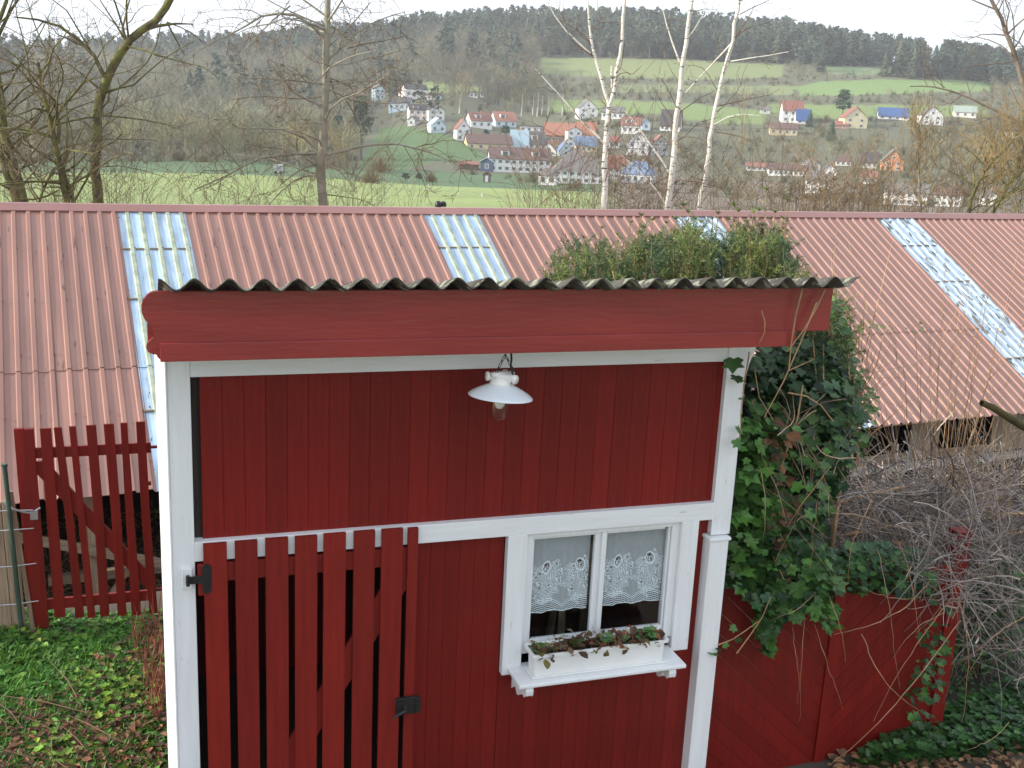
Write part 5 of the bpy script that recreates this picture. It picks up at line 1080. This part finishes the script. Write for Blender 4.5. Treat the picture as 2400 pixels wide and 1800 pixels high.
for pts, r0 in (([(1732,622),(1728,660),(1705,700),(1702,760),(1703,800)],.008),([(1782,625),(1778,660),(1750,700),(1712,735),(1700,760)],.006),([(1765,655),(1740,690),(1720,760),(1712,810),(1680,870),(1650,900)],.006),([(1645,672),(1668,712),(1640,740)],.005),([(1668,712),(1700,705),(1775,690)],.004),([(1703,800),(1760,775)],.005),([(1703,848),(1740,838),(1790,880),(1800,910)],.006),([(1590,1410),(1620,1380),(1650,1340),(1665,1290)],.005),([(1550,1395),(1590,1385),(1640,1340)],.005),([(1620,760),(1600,830),(1590,900),(1600,960)],.006)):
    P = limb(pts, 1.0); P = np.array([p*(5.60/p[1]) if pts[0][1] < 700 else p*(5.95/p[1]) for p in P]); st.tube(P, np.linspace(r0, r0*.5, len(P)), 5, (1.3,1.05,.85))
attach(st.build('stem', M['vine'], None, True), ivy)['kind'] = 'stuff'
# ivy over the fence
iv2 = thing('fence_ivy', (4.9, 6.3, -3.2), 'ivy trailing along the top of the dark red panel fence', 'ivy')
leafpart(iv2, at_px(620, [(1770,1200),(1900,1170),(1990,1190),(2020,1250),(2030,1300),(1960,1290),(1880,1280),(1800,1270)], 6.12, 6.5), .060, [(.7,.9,1.0),(.5,.65,.8),(1,1.2,.9)])
leafpart(iv2, at_px(300, [(1560,1240),(1800,1230),(2020,1230),(2040,1290),(1800,1275),(1560,1268)], 6.1, 6.45), .055, [(.5,.6,.7),(.9,1.1,.9)])
leafpart(iv2, at_px(420, [(2000,1340),(2050,1300),(2040,1480),(1990,1600),(1900,1640),(1800,1659),(1850,1630),(1950,1580),(1965,1480)], 6.0, 6.6), .048, [(.6,.8,.7),(1.1,1.4,.9),(.5,.6,.6)])
# tangle of climbing stems
def tangle(name, label, n, poly, Y0, Y1, L0, L1, rad, tints, loc, curl=.5, cat='climber'):
    root = thing(name, loc, label, cat); mb = MB(); P0 = at_px(n, poly, Y0, Y1)
    for p in P0:
        L_ = ir.uniform(L0, L1); d = ir.randn(3); d[2] *= .45; d /= np.linalg.norm(d); c = ir.randn(3)*curl; m_ = 9; Q = [p]
        for j in range(m_): d = d+(c+ir.randn(3)*.5)*.28+np.array([0,0,-.10]); d /= np.linalg.norm(d); Q.append(Q[-1]+d*L_/m_)
        tn = np.array(tints[ir.randint(len(tints))])*ir.uniform(.6,1.3); Q = np.array(Q); Q -= Q[m_//2]-p; mb.tube(Q, np.linspace(rad, rad*.35, m_+1)*ir.uniform(.5,1.4), 3, tn)
    o = mb.build('stems', M['grey_twig']); o['kind'] = 'stuff'; attach(o, root); return root
GT = [(1.35,1.4,1.5),(.95,.95,.95),(1.6,1.55,1.45),(.55,.53,.52)]
tangle('climber_tangle', 'dense grey mat of dead climbing stems lying over the fence on the right', 950, [(1690,1085),(1850,1060),(2212,1040),(2240,1230),(2080,1240),(2040,1190),(1850,1175),(1700,1160)], 6.5, 8.2, .5, 1.6, .0055, GT, (5.6,7.2,GZ), .4)
tangle('climber_tangle', 'looser grey stems between the mat and the barn ledge', 380, [(1740,1020),(1900,1035),(2212,1010),(2230,1110),(1900,1130),(1700,1110)], 7.4, 9.5, .6, 1.8, .006, GT, (7.2,8.6,-5.3), .3)
tangle('climber_tangle', 'brown stems and shoots below the mat at the right edge', 420, [(2060,1180),(2230,1150),(2230,1480),(2100,1450),(2050,1300)], 6.3, 7.8, .4, 1.3, .005, GT, (6.9,7.0,GZ), .5)
tangle('climber_tangle', 'curved stems hanging among the ivy at the corner of the shed', 50, [(1640,880),(1850,900),(1830,1100),(1700,1250),(1650,1100)], 6.0, 6.6, .3, 1.0, .0045, [(1.6,1.3,.9),(1.2,1,.8)], (4.3,6.3,GZ), .7)
tangle('climber_tangle', 'grey twigs hanging over the tall right post of the fence', 110, [(1960,1130),(2120,1120),(2110,1300),(2040,1330),(1980,1260)], 5.9, 6.25, .4, 1.1, .005, GT, (5.9,6.1,GZ), .5)
hs = thing('hanging_shoots', (5.0, 6.15, GZ), 'long looping brown shoots hanging in front of the dark red fence', 'climber'); b = MB()
for pts, w_ in (([(1783,1265),(1745,1300),(1700,1350),(1665,1365),(1645,1345)],.007),([(1783,1265),(1815,1300),(1828,1350),(1830,1430)],.006),([(2010,1255),(1975,1310),(1920,1370),(1860,1385),(1800,1365)],.008),([(2060,1290),(2010,1330),(1960,1380),(1930,1440),(1905,1520),(1890,1560)],.007),([(2040,1320),(1990,1330),(1950,1370),(1925,1420)],.006),([(2075,1340),(2040,1430),(2000,1480),(1950,1530),(1900,1560),(1850,1610),(1790,1655)],.008),([(1860,1370),(1870,1430),(1895,1490),(1930,1520),(1980,1525)],.007),([(1940,1170),(1970,1220),(2000,1300),(1990,1400)],.006),([(1880,1080),(1850,1140),(1830,1200),(1835,1260)],.006),([(2060,1250),(2100,1320),(2120,1400),(2090,1500),(2080,1560)],.007),([(2120,1400),(2140,1370),(2110,1450),(2060,1480)],.005),([(1760,1350),(1770,1420),(1790,1450),(1820,1530)],.005),([(1710,1355),(1725,1450),(1715,1520)],.004),([(1740,1300),(1735,1400),(1712,1480),(1725,1560)],.004),([(1890,1160),(1925,1290),(1915,1400),(1930,1480)],.006),([(2212,1330),(2150,1370),(2090,1400),(2050,1440)],.006),([(2180,1560),(2160,1600),(2080,1640),(2060,1625)],.005),([(1640,1000),(1660,1100),(1650,1180)],.006),([(1860,1000),(1870,1090),(1900,1150)],.006),([(1700,1140),(1740,1060),(1790,1010)],.006),([(1990,1290),(1940,1300),(1890,1290),(1850,1265)],.005)):
    P = limb(pts, 1.0); n = len(P); yy = 6.10-.22*np.sin(np.linspace(0, math.pi, n))+ir.uniform(-.05,.08); P = np.array([p*(y_/p[1]) for p, y_ in zip(P, yy)])
    t = np.linspace(0,1,n*4); Q = np.stack([np.interp(t, np.linspace(0,1,n), P[:,k]) for k in range(3)], 1)
    for _ in range(6): Q[1:-1] = (Q[:-2]+2*Q[1:-1]+Q[2:])/4
    Q += np.cumsum(ir.randn(*Q.shape)*.004, 0); b.tube(Q, np.linspace(w_*.62, w_*.3, len(Q)), 5, (1.2*ir.uniform(.8,1.2),1.0,.85))
attach(b.build('shoots', M['vine'], None, True), hs)['kind'] = 'stuff'
# horizontal dead vine on a wire
lv = thing('tied_vine', (6.5, 7.3, -3.5), 'long level brown vine tied along the mat of stems', 'climber')
for pts in ([(1760,1165),(1900,1145),(2050,1120),(2212,1110)], [(1700,1105),(1790,1085),(1900,1070),(1960,1050)], [(1800,1190),(2000,1170),(2212,1150)]):
    P = limb(pts, 1.0); P = np.array([p*(6.9/p[1]) for p in P]); t = np.linspace(0,1,30); Q = np.stack([np.interp(t, np.linspace(0,1,len(P)), P[:,k]) for k in range(3)], 1)+ir.randn(30,3)*.008; attach(MB().tube(Q, .014, 6, (1.5,1.2,.9)).build('vine_stem', M['vine'], None, True), lv)
# shrub with long upright shoots on the right
def shoots(name, label, foot_px, Y, tips, seed, n2=3, w_=.0045, tint=(1.25,1.0,.82)):
    rng = np.random.RandomState(seed); f = atY(*foot_px, Y); root = thing(name, (f[0], f[1], GZ), label, 'shrub'); mb = MB()
    mb.tube([np.array([f[0],f[1],GZ]), f], [.03,.02], 6, tint)
    for (x, y) in tips:
        e = atY(x, y, Y+rng.uniform(-.5,.6)); g = f+rng.randn(3)*.06; mid = g*.5+e*.5; mid[:2] += (e-g)[:2]*.22; t = np.linspace(0,1,12)[:,None]; P = g*(1-t)**2+2*mid*t*(1-t)+e*t**2+rng.randn(12,3)*.006; tn = np.array(tint)*rng.uniform(.7,1.3)
        mb.tube(P, np.linspace(w_*1.3, w_*.4, 12), 4, tn)
        for k in range(n2):
            j = rng.randint(3, 10); d = (P[j+1]-P[j]); d = d/np.linalg.norm(d)*.7+rng.randn(3)*.35; mb.tube([P[j], P[j]+d*.25, P[j]+d*rng.uniform(.4,.8)], [w_*.6,w_*.4,w_*.2], 3, tn)
    attach(mb.build('shoots', M['vine']), root)['kind'] = 'stuff'
tr_ = np.random.RandomState(77)
shoots('shoot_shrub', 'shrub with long thin upright shoots standing before the salmon roof on the right', (2030,1180), 7.6, [(x, 1180-h) for x, h in [(1830,300),(1860,380),(1880,430),(1905,330),(1930,480),(1950,400),(1975,520),(1990,430),(2010,560),(2030,470),(2045,640),(2065,520),(2085,600),(2100,660),(2110,480),(2130,560),(2150,640),(2170,450),(2190,560),(2205,660),(2230,520)]], 51)
shoots('shoot_shrub', 'low fan of curved pale shoots before the dark barn opening', (2020,1150), 7.2, [(x, y) for x, y in [(1790,1010),(1815,960),(1850,930),(1890,900),(1930,905),(1960,870),(2000,880),(2040,850),(2080,880),(2120,870),(2160,900),(2200,880),(1830,1050),(1870,1010),(1910,980)]], 52, 3, .0035, (1.2,1.15,1.1))
shoots('shoot_shrub', 'yellowish twiggy shrub at the right edge above the tangle', (2150,1130), 6.9, [(tr_.uniform(2020,2260), tr_.uniform(860,1080)) for _ in range(22)], 53, 4, .0038, (1.1,1.0,.9))
shoots('shoot_shrub', 'sparse shoots with small leaves at the right corner of the shed roof', (1820,1000), 6.6, [(1805,490),(1840,600),(1870,640),(1900,640),(1860,700),(1890,760),(1905,850),(1880,880),(1850,620),(1920,700),(1935,890)], 54, 4, .005, (1.2,1.0,.8))
bg_ = [o for o in C.objects if o.name.startswith('shoot_shrub')][-1]
leafpart(bg_, at_px(420, [(1790,640),(1830,660),(1850,760),(1900,870),(1880,960),(1830,1010),(1790,960),(1800,800)], 6.3, 6.9), .050, [(1.3,1.3,.9),(.9,1.1,.8),(1.6,1.4,.9)], temps=[LEAF, IVY], name='small_leaves')
leafpart(bg_, np.array([atY(x, 705+ir.randn()*4, 6.4) for x in ir.uniform(1850,2010,26)]), .024, [(1.6,1.5,1.0)], temps=[LEAF], name='small_leaves')
attach(MB().tube([atY(2120,870,6.0), atY(2145,880,6.0), atY(2200,915,6.1), atY(2260,950,6.2)], [.022,.026,.03,.03], 7, (.6,.5,.4)).build('sawn_branch', M['bark_moss'], None, True), bg_)
# dark evergreen hedge and ivy ground cover at the lower right
hg = thing('evergreen_hedge', (6.9, 7.0, GZ), 'dark evergreen hedge right of the panel fence', 'hedge')
leafpart(hg, at_px(5200, [(2040,1230),(2230,1200),(2230,1540),(2120,1560),(2000,1580),(2010,1450),(2050,1330)], 6.6, 7.7), .045, [(.7,.9,.7),(.45,.6,.5),(1,1.2,.8),(.3,.4,.35)], temps=[LEAF])
bb_ = MB(); 
for _ in range(120):
    p = at_px(1, [(2040,1230),(2230,1200),(2230,1560),(2060,1560)], 6.8, 7.7)
    if len(p): q = p[0]+ir.randn(3)*np.array([.25,.2,.5]); bb_.tube([p[0], (p[0]+q)/2+ir.randn(3)*.03, q], .007, 4, (.8,.7,.6))
attach(bb_.build('branches', M['vine']), hg)['kind'] = 'stuff'
def ground_pts(n, poly, zoff=(0,.1)):
    xs = [p[0] for p in poly]; ys = [p[1] for p in poly]; x = ir.uniform(min(xs), max(xs), n*3); y = ir.uniform(min(ys), max(ys), n*3); k = inpoly(x, y, poly); x, y = x[k][:n], y[k][:n]; out = []
    for a, b in zip(x, y):
        r = ray(a, b); t = GZ/r[2]
        for _ in range(3): t = float(terrain(r[0]*t, r[1]*t))/r[2]
        out.append(r*t)
    P = np.array(out); P[:,2] += ir.uniform(zoff[0], zoff[1], len(P)); return P
P = ground_pts(2600, [(1840,1659),(1900,1625),(1990,1575),(2060,1540),(2230,1480),(2230,1620),(2100,1640),(2000,1659)], (.0,.16))
tag(leaves('ivy_ground_cover', [IVY], P, .055, [(.55,.8,.75),(.4,.55,.5),(.9,1.2,.8)], M['ivy'], None, .7, up=(0,-.2,1.2), rng=ir), 'dark ivy covering the ground at the foot of the hedge', kind='stuff')
P = ground_pts(420, [(1780,1659),(1990,1590),(2240,1560),(2240,1700),(1800,1720)], (.03,.06))
tag(leaves('fallen_leaves', [LEAF], P, .07, [(1.6,1.5,1.2),(1,.9,.8),(2.0,1.7,1.3)], M['dead_leaf'], None, .5, up=(0,0,1.6), rng=ir), 'brown fallen leaves beside the path', kind='stuff')
# ================================================================== weedy grass at the lower left
def blade(): return np.array([(-.07,0,0),(.07,0,0),(.05,.25,.5),(-.05,.25,.5),(0,.65,.85)]), [(0,1,2,3),(3,2,4)]
gpoly = [(-60,1325),(360,1325),(372,1700),(-80,1720)]
P = ground_pts(30000, gpoly, (-.01,.02)); sx, sy = proj(P); green = np.clip(wav(P[:,0]*1, P[:,1]*1, .45)*.8+.75-np.clip((sy-1480)/180,0,1)*.9-np.clip((sx-230)/120,0,1)*.6, 0, 1)
k = ir.rand(len(P)) < .25+.75*green; k &= P[:,0] < -.02; Pg = P[k]
wh = (ir.rand(len(Pg)) < .68).astype(int); tn = np.array([(1,1.25,1),(.8,1.1,.9),(1.5,1.5,.8),(.9,1.35,.7)])[ir.randint(0,4,len(Pg))]*1.15*ir.uniform(.7,1.3,(len(Pg),1))
tag(scatter('weedy_grass', [blade(), LEAF], wh, Pg, rots(len(Pg), (0,0,.9), 1.0, ir), .070*ir.uniform(.5,1.5,len(Pg)), tn, M['grass']), 'bright green low weeds and grass below the picket gate', kind='stuff')
P = ground_pts(1500, [(120,1480),(365,1330),(372,1700),(-60,1720),(-60,1560)], (.0,.05)); P = P[P[:,0] < -.03]
tag(leaves('fallen_leaves', [LEAF], P, .060, [(1.2,1.0,.9),(.8,.7,.7),(1.7,1.3,1.1),(.5,.45,.4)], M['dead_leaf'], None, .6, up=(0,0,1.3), rng=ir), 'brown fallen leaves among the weeds at the lower left', kind='stuff')
P = np.concatenate([ground_pts(26, [(x-45,y-30),(x+45,y-30),(x+45,y+30),(x-45,y+30)], (.02,.10))[:16] for x, y in ((240,1490),(215,1540),(290,1440),(270,1500),(110,1610),(60,1385),(40,1350),(300,1510),(180,1480),(130,1640))])
tag(leaves('yellow_weed_leaves', [LEAF, IVY], P, .056, [(2.6,1.8,.9),(2.2,1.8,1.1),(1.8,1.8,.9)], M['grass'], None, .9, up=(0,-.3,.9), rng=ir), 'yellowing broad leaves scattered through the weeds', kind='stuff')
b = MB()
for p in ground_pts(80, [(290,1380),(365,1350),(368,1600),(320,1560),(300,1450)], (0,.02)):
    if p[0] > -.03: continue
    for _ in range(2):
        q = p+np.array([ir.randn()*.06, ir.randn()*.06, ir.uniform(.15,.45)]); q[0] = min(q[0], -.01); b.tube([p, (p+q)/2+ir.randn(3)*.01, q], [.004,.003,.0015], 3, (1.1,.6,.55))
o = b.build('dry_stalks', M['vine']); tag(o, 'reddish brown dry stalks standing against the shed corner', kind='stuff')
b = MB()
for p in ground_pts(60, [(40,1540),(365,1500),(372,1700),(-60,1720)], (.02,.04)):
    if p[0] > -.1: continue
    d = ir.randn(3)*.25; d[2] = abs(d[2])*.3; d[0] = -abs(d[0]); b.tube([p, p+d*.5+ir.randn(3)*.02, p+d], [.006,.005,.002], 4, (.5,.4,.35))
tag(b.build('fallen_twigs', M['vine']), 'dark fallen twigs lying in the weeds', kind='stuff')
# ================================================================== thin valley haze
m = bpy.data.materials.new('haze'); m.use_nodes = True; n = m.node_tree.nodes; n.clear(); o_ = n.new('ShaderNodeOutputMaterial'); v = n.new('ShaderNodeVolumePrincipled')
v.inputs['Density'].default_value = .00025; v.inputs['Color'].default_value = (.97,.985,1,1); v.inputs['Anisotropy'].default_value = .2; m.node_tree.links.new(v.outputs[0], o_.inputs['Volume'])
hz = MB().box(-1320, 1320, -1320, 1320, -40, 125).build('haze', m); hz['kind'] = 'stuff'; hz['label'] = 'thin pale haze in the valley air'
